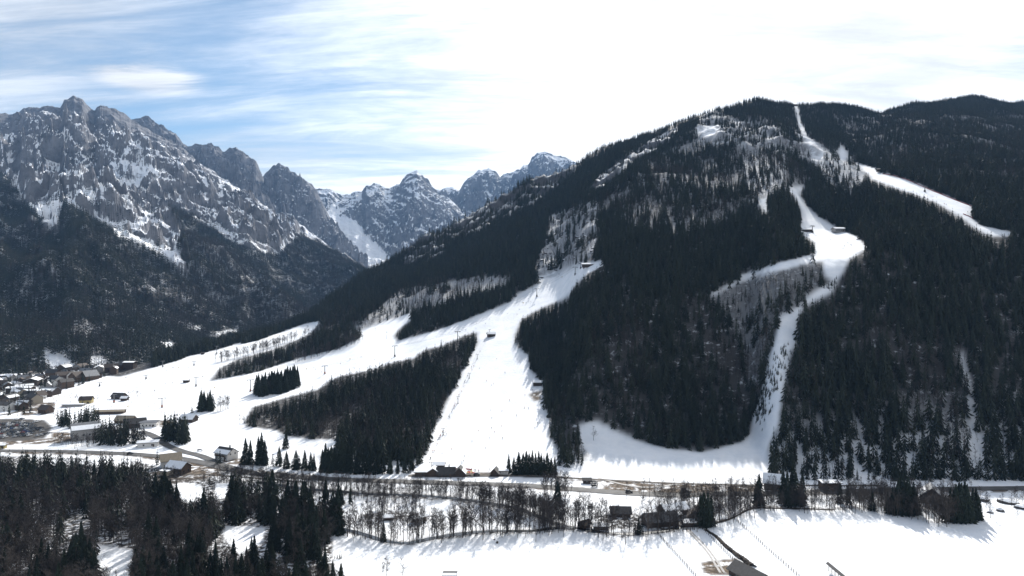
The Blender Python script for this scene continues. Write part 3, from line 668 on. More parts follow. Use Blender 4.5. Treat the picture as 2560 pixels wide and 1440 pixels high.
def wood(zone, poly, area_per_tree, share, hc, hb, avoid=()):
    """trees scattered over a patch of valley ground outlined in photograph pixels (their feet)."""
    p = [pix(a, b) for a, b in poly]; xs = [q.x for q in p]; ys = [q.y for q in p]
    n = int((max(xs) - min(xs)) * (max(ys) - min(ys)) / area_per_tree)
    x = rng.uniform(min(xs), max(xs), n); y = rng.uniform(min(ys), max(ys), n)
    m = in_poly([(q.x, q.y) for q in p], x, y); x, y = x[m], y[m]
    z = ground_z(x, y); kind = (rng.uniform(0, 1, len(x)) > np.clip(share + 0.8 * fbm(x / 22.0, y / 22.0, 2), 0, 1)).astype(int) if 0 < share < 1 else np.full(len(x), 0 if share >= 1 else 1)
    h = np.where(kind == 0, rng.uniform(*hc, len(x)), rng.uniform(*hb, len(x)))
    if avoid: k = clear_of_snow(1280 + F * x / y, y, z, h, avoid, (0.35, 0.65)); x, y, z, h, kind = x[k], y[k], z[k], h[k], kind[k]
    for k in (0, 1):
        m = kind == k; put(np.column_stack([x, y, z, h])[m], k, zone)
def row(zone, line, n, width, kind, hr, avoid=()):
    """trees along a line drawn in photograph pixels; width in metres."""
    p = [pix(a, b) for a, b in line]; ln = np.cumsum([0] + [(p[i + 1] - p[i]).length for i in range(len(p) - 1)])
    t = rng.uniform(0, ln[-1], n); x = np.interp(t, ln, [q.x for q in p]) + rng.normal(0, width / 2, n); y = np.interp(t, ln, [q.y for q in p]) + rng.normal(0, width / 2, n)
    z = ground_z(x, y); h = rng.uniform(*hr, n)
    if avoid: k = clear_of_snow(1280 + F * x / y, y, z, h, avoid, (0.3,)); x, y, z, h = x[k], y[k], z[k], h[k]
    put(np.column_stack([x, y, z, h]), kind, zone)
def single(zone, kind, lst):
    o = []
    for a, vb, vt in lst:
        g = pix(a, vb); o.append((g.x, g.y, g.z, g.y * (vb - vt) / F))
    put(np.array(o), kind, zone)

SNOWGAP = [[(440, 1206), (500, 1214), (512, 1240), (472, 1262), (448, 1250)], [(540, 1214), (575, 1206), (580, 1234), (545, 1244)], [(565, 1315), (665, 1316), (655, 1345), (600, 1378), (562, 1345)],
           [(240, 1362), (335, 1376), (325, 1440), (255, 1440)], [(835, 1336), (880, 1336), (878, 1395), (815, 1398)], [(150, 1320), (215, 1300), (235, 1325), (160, 1345)]]
ROADGAP = [[(-50, 1118), (300, 1130), (460, 1150), (600, 1172), (700, 1184), (1040, 1200), (1450, 1222), (1640, 1236), (1640, 1246), (1430, 1232), (1040, 1210), (560, 1182), (300, 1148), (-50, 1134)]]
AV = SNOWGAP + ROADGAP
wood(1, [(-120, 1185), (120, 1180), (340, 1200), (450, 1275), (540, 1300), (480, 1335), (300, 1270), (-120, 1262)], 13, 0.42, (14, 21), (11, 16), AV)
wood(2, [(-150, 1255), (290, 1262), (545, 1300), (560, 1345), (520, 1420), (420, 1460), (330, 1520), (-150, 1560)], 12, 0.14, (12, 19), (11, 17), AV)
wood(3, [(440, 1275), (620, 1232), (700, 1250), (690, 1310), (560, 1325), (470, 1330)], 15, 0.45, (13, 21), (10, 15), AV)
wood(4, [(700, 1285), (850, 1300), (845, 1345), (800, 1400), (740, 1420), (690, 1370)], 13, 0.35, (14, 22), (12, 17), AV)
wood(5, [(300, 1490), (420, 1440), (560, 1430), (700, 1440), (800, 1455), (860, 1500), (820, 1640), (250, 1700)], 13, 0.5, (12, 19), (11, 16), AV)
wood(6, [(330, 1180), (560, 1190), (650, 1225), (600, 1240), (480, 1225), (380, 1215)], 28, 0.08, (9, 14), (6, 10), AV)
row(7, [(560, 1196), (700, 1216), (900, 1232), (1100, 1240), (1280, 1258)], 500, 10, 1, (7.5, 11.5), ROADGAP)
row(7, [(700, 1238), (900, 1248), (1060, 1252)], 140, 9, 1, (6, 10))
row(8, [(1200, 1262), (1290, 1272), (1350, 1295), (1410, 1320)], 190, 9, 1, (9, 15))
row(8, [(1370, 1232), (1400, 1236), (1420, 1240)], 26, 5, 1, (11, 16))
row(9, STREAM_B, 210, 8, 1, (8, 17))
row(9, [(1050, 1342), (1200, 1330), (1330, 1330), (1440, 1320)], 70, 10, 1, (10, 18))
row(10, [(1640, 1265), (1700, 1258), (1800, 1262), (1870, 1256)], 130, 14, 1, (9, 14))
row(10, [(1420, 1310), (1460, 1312), (1540, 1322)], 22, 8, 1, (13, 18))
row(10, HEDGE_C, 260, 9, 1, (8, 16))
row(10, [(1860, 1240), (2100, 1240), (2400, 1245)], 130, 8, 1, (7, 13))
row(10, [(2450, 1265), (2560, 1262), (2640, 1270)], 30, 14, 1, (6, 11))
row(11, [(551, 906), (620, 888), (700, 862), (770, 836)], 120, 9, 1, (12, 17), [])
row(11, [(740, 905), (840, 875), (897, 856)], 60, 8, 1, (12, 17))
wood(12, [(415, 1104), (440, 1114), (468, 1110), (472, 1098), (440, 1086), (405, 1092)], 13, 1.0, (18, 23), (10, 15))
wood(12, [(138, 1068), (175, 1072), (176, 1060), (140, 1056)], 22, 1.0, (14, 17), (9, 12)); wood(12, [(186, 1072), (210, 1074), (212, 1060), (188, 1060)], 24, 1.0, (14, 17), (9, 12))
wood(12, [(208, 1066), (254, 1062), (250, 1050), (210, 1052)], 26, 1.0, (15, 18), (9, 12)); wood(12, [(226, 1112), (360, 1116), (362, 1098), (300, 1080), (228, 1090)], 17, 0.55, (13, 18), (10, 14))
row(12, [(148, 1110), (190, 1114), (230, 1116)], 30, 7, 1, (8, 12)); wood(12, [(0, 1046), (60, 1040), (120, 1030), (120, 1012), (0, 1020)], 160, 0.45, (12, 17), (10, 14))
wood(13, [(646, 993), (700, 985), (746, 968), (744, 960), (690, 972), (640, 982)], 14, 0.95, (17, 24), (14, 18)); wood(13, [(498, 1030), (535, 1028), (536, 1018), (500, 1020)], 16, 1.0, (15, 20), (12, 16))
row(13, [(538, 1030), (575, 1022)], 9, 4, 1, (13, 16)); row(13, [(600, 1060), (625, 1052)], 6, 4, 1, (6, 10))
single(13, 0, [(480, 1032, 1010), (612, 1058, 1040), (590, 1018, 1008), (1103, 872, 846)])
single(13, 1, [(343, 992, 964), (386, 984, 966), (205, 1012, 985), (243, 1004, 985), (378, 986, 970), (1484, 1101, 1060), (1180, 845, 828)])
single(14, 0, [(393, 1162, 1121), (422, 1150, 1130), (433, 1148, 1137), (550, 1160, 1119), (543, 1160, 1128), (614, 1161, 1092), (626, 1161, 1097), (646, 1160, 1087), (654, 1163, 1078), (662, 1163, 1096), (682, 1166, 1127), (698, 1166, 1113), (716, 1171, 1125), (715, 1122, 1075),
     (709, 1122, 1086), (740, 1174, 1122), (748, 1174, 1130), (762, 1176, 1122), (777, 1176, 1128), (785, 1177, 1130), (806, 1180, 1120), (814, 1180, 1105), (821, 1180, 1116), (828, 1180, 1111), (837, 1180, 1115), (850, 1181, 1112), (857, 1181, 1101), (864, 1181, 1112), (870, 1181, 1103),
     (882, 1183, 1105), (895, 1184, 1122), (909, 1184, 1130), (920, 1184, 1118), (932, 1184, 1120), (945, 1184, 1128), (957, 1184, 1128), (975, 1184, 1136), (994, 1184, 1138), (1012, 1182, 1130), (1030, 1176, 1120), (730, 1168, 1140), (690, 1164, 1136), (1022, 1183, 1142)])
single(15, 0, [(1272, 1184, 1133), (1285, 1186, 1140), (1297, 1186, 1127), (1308, 1186, 1130), (1316, 1186, 1124), (1323, 1186, 1131), (1331, 1186, 1122), (1339, 1187, 1130), (1347, 1187, 1124), (1353, 1187, 1131), (1360, 1187, 1136), (1368, 1187, 1129), (1378, 1188, 1142), (1387, 1188, 1138)])
single(16, 0, [(1393, 1262, 1192), (1398, 1258, 1204), (846, 1254, 1195), (876, 1260, 1210), (762, 1244, 1195), (728, 1240, 1198), (700, 1232, 1192), (852, 1262, 1215)])
single(17, 0, [(959, 1352, 1299), (1046, 1340, 1308), (953, 1346, 1318)])
single(18, 0, [(685, 1372, 1281), (676, 1382, 1312), (695, 1378, 1318), (629, 1405, 1340), (616, 1412, 1362), (203, 1452, 1296), (190, 1470, 1326), (224, 1462, 1340), (212, 1476, 1332), (176, 1465, 1352), (236, 1480, 1366), (160, 1480, 1368), (832, 1446, 1397), (808, 1440, 1386), (800, 1452, 1398), (820, 1460, 1412)])
single(19, 0, [(837, 1396, 1382), (843, 1397, 1380), (849, 1397, 1378), (853, 1396, 1376), (822, 1390, 1380), (813, 1388, 1381)])
single(20, 0, [(1898, 1264, 1181), (1892, 1264, 1205), (1975, 1268, 1202), (1968, 1266, 1172), (1990, 1262, 1178), (2000, 1266, 1212), (1958, 1258, 1168), (1980, 1256, 1165), (2006, 1256, 1176), (1752, 1316, 1232), (1760, 1316, 1224), (1770, 1317, 1228), (1778, 1314, 1236), (1597, 1334, 1288), (1588, 1334, 1296), (1606, 1334, 1298)])
single(21, 0, [(2220, 1284, 1226), (2232, 1286, 1214), (2246, 1286, 1196), (2258, 1286, 1184), (2270, 1286, 1186), (2284, 1286, 1200), (2292, 1284, 1226), (2250, 1284, 1190), (2364, 1304, 1236), (2376, 1304, 1216), (2390, 1306, 1206), (2404, 1306, 1202), (2418, 1305, 1206), (2432, 1302, 1216), (2446, 1300, 1232),
     (2398, 1300, 1200), (2412, 1300, 1198), (2384, 1302, 1222), (2440, 1296, 1216), (2180, 1276, 1222), (2120, 1262, 1212), (2100, 1258, 1206)])
row(21, [(2140, 1268), (2220, 1284), (2330, 1300)], 60, 9, 1, (9, 15)); row(21, [(2340, 1306), (2380, 1308)], 26, 6, 1, (11, 17)); row(10, [(890, 1292), (960, 1282), (1050, 1290)], 70, 12, 1, (5, 11))
wood(24, [(-60, 1034), (60, 1020), (130, 985), (240, 950), (310, 925), (200, 925), (30, 950), (-60, 965)], 95, 0.6, (9, 15), (8, 13))
single(22, 1, [(967, 1448, 1385), (1006, 1448, 1391), (958, 1446, 1400), (1868, 1434, 1398), (1872, 1436, 1410)])
# scrub on the couloir and beside the mogul field
for zp, n in (([(1885, 1030), (1930, 880), (1955, 900), (1940, 1000), (1905, 1080)], 90), ([(1950, 870), (1985, 850), (1975, 900), (1950, 960)], 30), ([(2055, 705), (2100, 695), (2085, 730), (2060, 725)], 40), ([(1880, 1010), (1915, 960), (1920, 1000), (1890, 1070)], 80)):
    o = []
    for i in range(n * 3):
        a, b = rng.uniform(min(q[0] for q in zp), max(q[0] for q in zp)), rng.uniform(min(q[1] for q in zp), max(q[1] for q in zp))
        if in_poly(zp, np.array([a]), np.array([b]))[0] and len(o) < n: g = pix(a, b); o.append((g.x, g.y, g.z, rng.uniform(2.2, 5.5)))
    put(np.array(o), 0, 23)

# the woods on the massif
def far_trees(Mt, forest, n_per, sparse, s_per, clearings):
    us, tt, yb, yc = Mt['us'], Mt['tt'], Mt['yb'], Mt['yc']
    A = (us[-1] - us[0]) * 3900 * 5000.0 / F; n = int(A / n_per)
    u = rng.uniform(us[0], us[-1], n); Y = rng.uniform(900, 4800, n); k = rng.uniform(0, 1, n) < Y / 5000.0; u, Y = u[k], Y[k]
    B = np.interp(u, us, yb); C = np.interp(u, us, yc); t = (Y - B) / (C - B); k = (t > 0.005) & (t < 1.0); u, Y, t = u[k], Y[k], t[k]
    fi = np.interp(u, us, np.arange(len(us))); fj = np.interp(t, tt, np.arange(len(tt))); i = np.minimum(fi.astype(int), len(us) - 2); j = np.minimum(fj.astype(int), len(tt) - 2); a = fi - i; b = fj - j
    def at(G): return (G[j, i] * (1 - a) + G[j, i + 1] * a) * (1 - b) + (G[j + 1, i] * (1 - a) + G[j + 1, i + 1] * a) * b
    z = at(Mt['Z']); x = Y * (u - 1280) / F; v = 720 - F * (z - CAM_H) / Y
    p = np.zeros(len(u)); sp = in_poly(sparse, u, v); st = fbm(x / 90.0, Y / 220.0, 3)
    p[sp] = np.clip(n_per / s_per * (0.6 + 3.0 * st[sp]), 0, 1)
    fo = in_poly(forest, u, v); p[fo] = 0.55 + 0.45 * sstep(-0.35, -0.05, st[fo])
    p[in_any(clearings, u, v)] = 0.0; p[in_any(THIN1, u, v)] *= 0.3
    vb = np.interp(u, US, np.min(np.where(YY < SKY_Y[None, :] + 5, VV, 9999.0), axis=0)); p[v > vb + 14] = 0; p[u < -250] *= 0.25
    k = rng.uniform(0, 1, len(u)) < p; x, Y, z, v, u = x[k], Y[k], z[k], v[k], u[k]
    cf = np.where(u > 420, 0.62, 0.90) + 1.3 * fbm(x / 220.0, Y / 300.0, 3)
    kind = (rng.uniform(0, 1, len(x)) > cf).astype(int); h = rng.uniform(12, 23, len(x)) * (1 - 0.35 * sstep(350, 900, z))
    return np.column_stack([x, Y, z, h]), kind
ft, fk = far_trees(M1, FOREST1, 13.0, SPARSE1, 170.0, CLEAR1)

ALL = np.concatenate(TX)
ALL = ALL[ALL[:, 3] > 0.8]

def forest_mesh(name, pts, shapes, material, sink=0.3, lean=0.0):
    """every tree of a wood in one mesh: each a turned, scaled copy of one of the shapes."""
    n = len(pts); V = []; T = []; A = []; o = 0
    pick = rng.integers(0, len(shapes), n); rot = rng.uniform(0, 6.2832, n); fat = rng.uniform(0.8, 1.4, n); tone = rng.uniform(0, 1, n)
    for s, (v, t) in enumerate(shapes):
        m = pick == s; k = int(m.sum())
        if not k: continue
        c, sn = np.cos(rot[m])[:, None], np.sin(rot[m])[:, None]; h = pts[m, 3][:, None]; f = fat[m][:, None]
        X = (v[None, :, 0] * c - v[None, :, 1] * sn) * h * f + pts[m, 0][:, None]; Y_ = (v[None, :, 0] * sn + v[None, :, 1] * c) * h * f + pts[m, 1][:, None]; Z = v[None, :, 2] * h + pts[m, 2][:, None] - sink
        V.append(np.stack([X, Y_, Z], -1).reshape(-1, 3)); T.append((t[None] + (np.arange(k) * len(v))[:, None, None]).reshape(-1, 3) + o); A.append(np.repeat(tone[m], len(v))); o += k * len(v)
    return new_obj(name, tri_mesh(name, np.concatenate(V), np.concatenate(T), material, False, {'tone': np.concatenate(A)}))

kind = ALL[:, 4].astype(int); size = ALL[:, 3] / ALL[:, 1]
uu = 1280 + F * ALL[:, 0] / ALL[:, 1]; vt = 720 - F * (ALL[:, 2] + ALL[:, 3] - CAM_H) / ALL[:, 1]
inside = (uu > 6) & (uu < 2554) & (vt < 1428)
SINGLE = {}
for k in (0, 1):
    order = np.argsort(-(size * (kind == k) * inside * np.where((ALL[:, 5] >= 13) & (ALL[:, 5] <= 22), 2.0, 1.0))); SINGLE[k] = order[:296]
rest = np.ones(len(ALL), bool); rest[SINGLE[0]] = False; rest[SINGLE[1]] = False
print('TREES', len(ALL), 'far', len(ft), 'spruce', int((kind == 0).sum()), 'bare', int((kind == 1).sum()))
o = forest_mesh('spruce_forest', ALL[rest & (kind == 0)], SPR_M, M_NEEDLE); tag(o, 'dark spruce wood covering the ski hill around the pistes', 'wood', kind='stuff')
near_r = rest & (ALL[:, 5] > 0)
o = forest_mesh('leafless_thicket', ALL[near_r & (kind == 1)], BARE_V, M_TWIG); tag(o, 'dense brown leafless thickets along streams and road on the valley floor', 'thicket', kind='stuff')
o = forest_mesh('leafless_forest', ALL[rest & ~near_r & (kind == 1)], BARE_M, M_TWIG); tag(o, 'brown leafless wood mixed into the spruces on the ski hill', 'wood', kind='stuff')
o = forest_mesh('massif_spruce_forest', ft[fk == 0], SPR_F, M_NEEDLE); tag(o, 'dark conifer wood on the lower flank of the rocky massif', 'wood', kind='stuff')
o = forest_mesh('massif_leafless_forest', ft[fk == 1], BARE_F, M_TWIG); tag(o, 'brown leafless wood on the flank of the rocky massif', 'wood', kind='stuff')

# ------------------------------------------------------------------ the nearest trees, one by one
WHERE = {0: 'at the foot of the wooded hill', 1: 'in the dark wood just below the village road', 2: 'in the leafless wood at the bottom corner', 3: 'between the two snow clearings of the valley wood', 4: 'at the edge of the valley wood beside the snow field',
         5: 'in the bottom row of the valley wood', 6: 'around the gabled houses below the road', 7: 'in the long thicket below the main road', 8: 'where the two streams meet', 9: 'along the stream bordering the big snow field', 10: 'in the hedgerow by the farm and the main road',
         11: 'in the strip between the upper pistes', 12: 'beside the car park at the village', 13: 'standing on the pasture between the pistes', 14: 'in the row above the main road', 15: 'in the neat group at the foot of the wide piste',
         16: 'rising alone out of the thicket below the main road', 17: 'on the stream bank in front of the snowy orchard', 18: 'towering over the valley wood', 19: 'newly planted on the snow beside the wood', 20: 'by the farm hedgerow', 21: 'in the dense clump by the big field',
         22: 'standing alone on the snow at the near edge', 23: 'in the snowy couloir', 24: 'between the village houses'}
def thing_mesh(nm, vt_, m_): return tri_mesh(nm, vt_[0], vt_[1], m_)
stem_v = stem_shape(.0125, .75)
SPR_ME = [(thing_mesh('trunk', stem_v, M_BARK), thing_mesh('crown', s, M_NEEDLE1)) for s in SPR_N]
BARE_ME = [(thing_mesh('trunk', a, M_BARK), thing_mesh('crown', b, M_TWIG1)) for a, b in BARE_N]
for k, meshes, nm, cat in ((0, SPR_ME, 'spruce_tree', 'spruce'), (1, BARE_ME, 'leafless_tree', 'tree')):
    hs = ALL[SINGLE[k], 3]; q1, q2 = np.quantile(hs, 0.33), np.quantile(hs, 0.7)
    for i in SINGLE[k]:
        x, y, z, h, _, zn = ALL[i]; zn = int(zn)
        root = empty(nm, (x, y, z - 0.2), random.uniform(0, 6.28)); f = random.uniform(0.85, 1.4); root.scale = (h * f, h * f, h)
        sz = 'short' if h < q1 else ('tall' if h > q2 else 'medium')
        what = ('dark green spruce ' if k == 0 else 'bare brown tree ') + WHERE[zn]
        tag(root, sz + ' ' + what, cat, sz + ' ' + ('spruces ' if k == 0 else 'bare trees ') + WHERE[zn])
        tm, cm = meshes[random.randrange(len(meshes))]
        new_obj('trunk', tm, root); new_obj('crown', cm, root)
# ------------------------------------------------------------------ roads, tracks and streams
M_ROAD = mat('asphalt', (0.075, 0.072, 0.070), 0.8, 0.3, 0.35, 0.15)
M_PATH = mat('wet_gravel', (0.115, 0.098, 0.082), 0.85, 0.2, 0.45, 0.25)
M_WATER = mat('stream_water', (0.020, 0.022, 0.024), 0.18, 0.5, 0.3, 0.2)
M_RUT = mat('packed_snow_track', (0.42, 0.40, 0.38), 0.9, 0.1, 0.12, 0.5)
M_BANK = mat('brush_bank', (0.040, 0.033, 0.028), 0.9, 0.1, 0.5, 0.8)
def smooth_line(px, step=4.0):
    p = [pix(a, b) for a, b in px]; P = []
    for i in range(len(p) - 1):
        p0, p1, p2, p3 = p[max(i - 1, 0)], p[i], p[i + 1], p[min(i + 2, len(p) - 1)]
        n = max(2, int((p2 - p1).length / step))
        for k in range(n):
            t = k / n; P.append(0.5 * ((2 * p1) + (p2 - p0) * t + (2 * p0 - 5 * p1 + 4 * p2 - p3) * t * t + (3 * p1 - p0 - 3 * p2 + p3) * t ** 3))
    P.append(p[-1]); return P
def ribbon(name, px, width, m, lift=0.22, kind='structure', wob=0.0, cross=3):
    P = smooth_line(px); V = []; Fc = []; n = len(P)
    for i, p in enumerate(P):
        d = (P[min(i + 1, n - 1)] - P[max(i - 1, 0)]); d.z = 0; d.normalize(); s = Vector((-d.y, d.x, 0)); w = width * (1 + wob * math.sin(i * 0.9) * math.cos(i * .37))
        for k in range(cross + 1):
            q = p + s * (w * (k / cross - 0.5)); V.append((q.x, q.y, float(ground_z(q.x, q.y)) + lift))
    c = cross + 1
    for i in range(n - 1):
        for k in range(cross): Fc.append((i * c + k, i * c + k + 1, (i + 1) * c + k + 1, (i + 1) * c + k))
    g = MB(); g.poly(V, Fc); o = g.build(name, m); o['kind'] = kind; return o
MAIN = [(-260, 1122), (0, 1127), (150, 1129), (320, 1135), (458, 1148), (540, 1165), (611, 1180), (700, 1190), (850, 1199), (1000, 1204), (1200, 1210), (1330, 1215), (1444, 1224), (1658, 1237), (1800, 1236), (2000, 1232), (2200, 1226), (2400, 1222), (2800, 1220)]
ribbon('road', MAIN, 8.0, M_ROAD)
ribbon('road', [(352, 1079), (372, 1085), (394, 1096), (418, 1114), (458, 1129), (504, 1141), (550, 1160), (600, 1175)], 6.0, M_ROAD, 0.30)
ribbon('road', [(-60, 1042), (0, 1038), (60, 1027), (135, 1010)], 5.0, M_PATH, 0.28)
ribbon('path', [(1020, 1190), (1250, 1189), (1440, 1196), (1560, 1203), (1700, 1209), (1900, 1214), (2200, 1214)], 2.6, M_PATH, 0.24)
ribbon('path', [(380, 1188), (450, 1186), (520, 1187), (640, 1196), (760, 1206)], 2.2, M_PATH, 0.2)
ribbon('stream', STREAM_A, 3.4, M_WATER, 0.12, wob=0.3); ribbon('stream', STREAM_B, 3.0, M_WATER, 0.14, wob=0.35)
ribbon('stream', [(1700, 1318), (1760, 1314), (1812, 1302), (1842, 1290), (1880, 1272), (1960, 1271), (2080, 1275)], 1.8, M_BANK, 0.14, wob=0.4)
for off in (-5, 5): ribbon('path', [(1712 + off * .6, 1316), (1735 + off * .7, 1340), (1768 + off * .8, 1375), (1806 + off, 1432)], 1.0, M_RUT, 0.10, cross=1)
ribbon('path', [(1496, 1196), (1580, 1216), (1640, 1218), (1700, 1209)], 2.2, M_RUT, 0.2)

# ------------------------------------------------------------------ materials of things
M_WALLS = {'white': mat('white_render', (0.62, 0.60, 0.57), .9, .1, .06, 2), 'cream': mat('cream_render', (0.40, 0.35, 0.28), .9, .1, .06, 2), 'brown': mat('brown_timber', (0.085, 0.060, 0.045), .8, .2, .25, 3), 'grey': mat('grey_render', (0.32, 0.31, 0.30), .9, .1, .08, 2),
           'yellow': mat('yellow_render', (0.38, 0.31, 0.15), .9, .1, .06, 2), 'dark': mat('dark_timber', (0.055, 0.042, 0.035), .8, .2, .3, 3)}
M_ROOFS = {'snowy': mat('roof_snow', (0.82, 0.83, 0.85), .9, .1, .04, .6), 'dark': mat('dark_roof', (0.050, 0.047, 0.046), .7, .3, .25, 1.5), 'tan': mat('tan_roof', (0.26, 0.22, 0.165), .8, .2, .15, 1.5), 'grey': mat('grey_roof', (0.16, 0.165, 0.175), .6, .4, .15, 1.2), 'brown': mat('brown_roof', (0.085, 0.068, 0.058), .8, .2, .2, 1.5)}
M_GLASS = mat('window_glass', (0.025, 0.03, 0.035), .12, .6, .2, 2); M_STEEL = mat('grey_steel', (0.16, 0.16, 0.165), .5, .5, .15, 2, .3); M_WOOD = mat('weathered_wood', (0.14, 0.11, 0.085), .85, .2, .3, 4)
M_BLACK = mat('black_paint', (0.02, 0.02, 0.022), .6, .3, .2, 2); M_RED = mat('red_cloth', (0.34, 0.05, 0.04), .8, .2, .15, 2); M_ORANGE = mat('orange_mat', (0.28, 0.09, 0.05), .8, .2, .15, 2); M_YEL = mat('yellow_cloth', (0.45, 0.33, 0.10), .8, .2, .1, 2)
M_ROCK = mat('boulder_rock', (0.085, 0.078, 0.074), .9, .1, .35, 1.2); M_CONC = mat('concrete', (0.30, 0.29, 0.28), .9, .1, .15, 1)

def house(name, loc, rz, Lx, W, H, rise, wall, roof, label, cat='house', group=None, windows=0, chimney=False, snow=None, over=0.8, annex=None, balcony=False):
    """gabled building, its ridge along local x: wall, roof (> chimney, snow_cover), windows, door, balcony."""
    root = empty(name, (loc.x, loc.y, loc.z - 0.4), rz); tag(root, label, cat, group)
    w = MB(); x, y, h = Lx / 2, W / 2, H + 0.4; r = h + rise
    w.poly([(-x, -y, 0), (x, -y, 0), (x, y, 0), (-x, y, 0), (-x, -y, h), (x, -y, h), (x, y, h), (-x, y, h), (-x, 0, r), (x, 0, r)],
           [(3, 2, 1, 0), (0, 1, 5, 4), (2, 3, 7, 6), (1, 2, 6, 9, 5), (3, 0, 4, 8, 7), (4, 5, 9, 8), (6, 7, 8, 9)])
    w.build('wall', M_WALLS[wall], root)
    def slabs(m, ox, drop, lift, th, sides=(-1, 1), f0=0.0):
        k = rise / y; ex = x + ox; yo = y + over - drop
        for s in sides:
            a0 = f0 * yo; P = []
            for dz in (lift, lift + th):
                for X in (-ex, ex):
                    for q in (a0, yo): P.append((X, s * q, r - k * q + dz))
            F_ = [(0, 1, 3, 2), (4, 6, 7, 5), (0, 4, 5, 1), (2, 3, 7, 6), (0, 2, 6, 4), (1, 5, 7, 3)]
            m.poly(P, F_ if s < 0 else [tuple(reversed(q)) for q in F_])
    base = roof if roof != 'snowy' else 'brown'
    rf = MB(); slabs(rf, over, 0, 0.02, 0.22); ro = rf.build('roof', M_ROOFS[base], root)
    sn = ((-1, 1) if roof == 'snowy' else snow)
    if sn: sm = MB(); slabs(sm, over - .15, .12, 0.245, 0.28, sn, 0.0 if roof == 'snowy' else 0.42); sm.build('snow_cover', M_ROOFS['snowy'], ro)
    if chimney: MB().box((x * .35, y * .25, r + 0.5), (0.8, 0.8, 2.2)).build('chimney', M_WALLS['grey'], ro)
    for i in range(windows):
        s = -1 if i % 3 != 2 else 1; n = max(1, (windows * 2 + 2) // 3); px_ = -x + Lx * ((i // 3 * 2 + i % 3 % 2) + 0.75) / (n + 0.5)
        if s < 0: c, sz = (px_, -y - 0.02, 0.4 + (1.5 if i % 2 == 0 or H < 4.5 else 4.1)), (1.1, 0.10, 1.25)
        else: c, sz = (x + 0.02, y * (0.45 if i % 2 else -0.45), 0.4 + (1.6 if H < 4.5 else 4.0)), (0.10, 1.1, 1.25)
        f = MB().box(c, sz).build('window', M_GLASS, root)
    if windows: MB().box((x * .55, -y - 0.03, 0.4 + 1.05), (1.0, 0.12, 2.1)).build('door', M_WALLS['brown'], root)
    if balcony:
        MB().box((0, -y - 0.7, 3.1), (Lx * .8, 1.4, 0.15)).box((0, -y - 1.36, 3.7), (Lx * .8, 0.08, 0.9)).build('balcony', M_WALLS['brown'], root)
    if annex:
        ax, aw, ah, am = annex; a = MB().box((ax, -y - aw / 2 + .1, ah / 2), (Lx * .5, aw, ah)).build('annex', M_WALLS[am], root)
        MB().box((ax, -y - aw / 2, ah + .17), (Lx * .5 + .6, aw + .5, .3)).build('roof', M_ROOFS['snowy'], a)
    return root
D = lambda a: R(a)
def G(u, v): return pix(u, v)
# buildings one can tell apart
house('chalet', G(566, 1146), D(-28), 13, 9, 4.6, 3.2, 'white', 'dark', 'big white chalet with dark roof half under snow beside the side road', windows=6, chimney=True, snow=(-1,), balcony=True)
house('chalet', G(446, 1181), D(-20), 13, 8.5, 4.0, 3.0, 'brown', 'snowy', 'brown gabled house with snowy roof just below the main road', windows=6, chimney=True, annex=(-3, 5, 3.2, 'cream'))
house('house', G(427, 1165), D(32), 12, 9.5, 5.0, 3.6, 'white', 'tan', 'white house with plain tan roof behind the brown gabled house', windows=5)
house('shed', G(371, 1116), D(18), 14, 5.0, 3.4, 1.0, 'white', 'snowy', 'long low white shed on the snowbank in the bend of the side road', 'shed', windows=2)
house('chalet', G(472, 1054), D(-8), 12, 9, 3.0, 3.0, 'dark', 'snowy', 'dark hut with big snowy roof on the pasture track', windows=3)
house('hotel', G(214, 1096), D(38), 19, 14, 8.5, 4.2, 'grey', 'grey', 'tall grey guesthouse with patchy snow roof among the village spruces', windows=6, chimney=True, snow=(-1,))
house('barn', G(314, 1056), D(-3), 15, 8, 2.8, 3.2, 'brown', 'tan', 'long barn with a plain tan roof at the edge of the piste', 'barn', windows=2)
house('house', G(337, 1068), D(24), 16, 10, 4.2, 3.4, 'dark', 'dark', 'dark roofed house in front of the tan barn', windows=4, snow=(1,))
house('house', G(374, 1066), D(10), 13, 7, 4.0, 1.2, 'white', 'grey', 'low white building beside the bend of the side road', windows=5)
house('kiosk', G(4, 1121), D(4), 6, 3, 2.6, 0.5, 'yellow', 'snowy', 'small yellow hut at the roadside before the car park', 'hut', windows=2)
house('hut', G(1098, 1172), D(0), 7, 5, 3.0, 1.2, 'dark', 'snowy', 'dark lift hut with snowy roof at the foot of the drag lift', 'hut', windows=2)
house('shed', G(1058, 1188), D(2), 10, 5, 2.6, 0.7, 'brown', 'snowy', 'low shed with flat snow roof beside the slope restaurant', 'shed', windows=1)
house('chalet', G(1084, 1188), D(90), 7, 7, 2.8, 2.2, 'brown', 'snowy', 'brown bar with snowy gable at the left end of the restaurant', windows=2)
house('chalet', G(1115, 1189), D(3), 11, 7, 2.6, 2.8, 'dark', 'dark', 'long dark slope restaurant with a ridge chimney', windows=6, chimney=True)
house('chalet', G(1150, 1189), D(88), 7, 7, 2.4, 3.4, 'dark', 'dark', 'pointed dark pavilion at the right end of the restaurant', windows=2, snow=(-1,))
house('hut', G(1238, 1188), D(80), 6, 5, 2.2, 2.6, 'dark', 'dark', 'little pointed dark hut left of the roadside spruce group', 'hut', windows=1)
house('shed', G(1254, 1185), D(0), 8, 3.2, 2.4, 0.3, 'white', 'snowy', 'white container under snow beside the roadside spruce group', 'shed')
house('chalet', G(1938, 1222), D(-24), 12, 10, 4.4, 4.2, 'brown', 'snowy', 'snow roofed chalet between road and the foot of the couloir', windows=5, chimney=True)
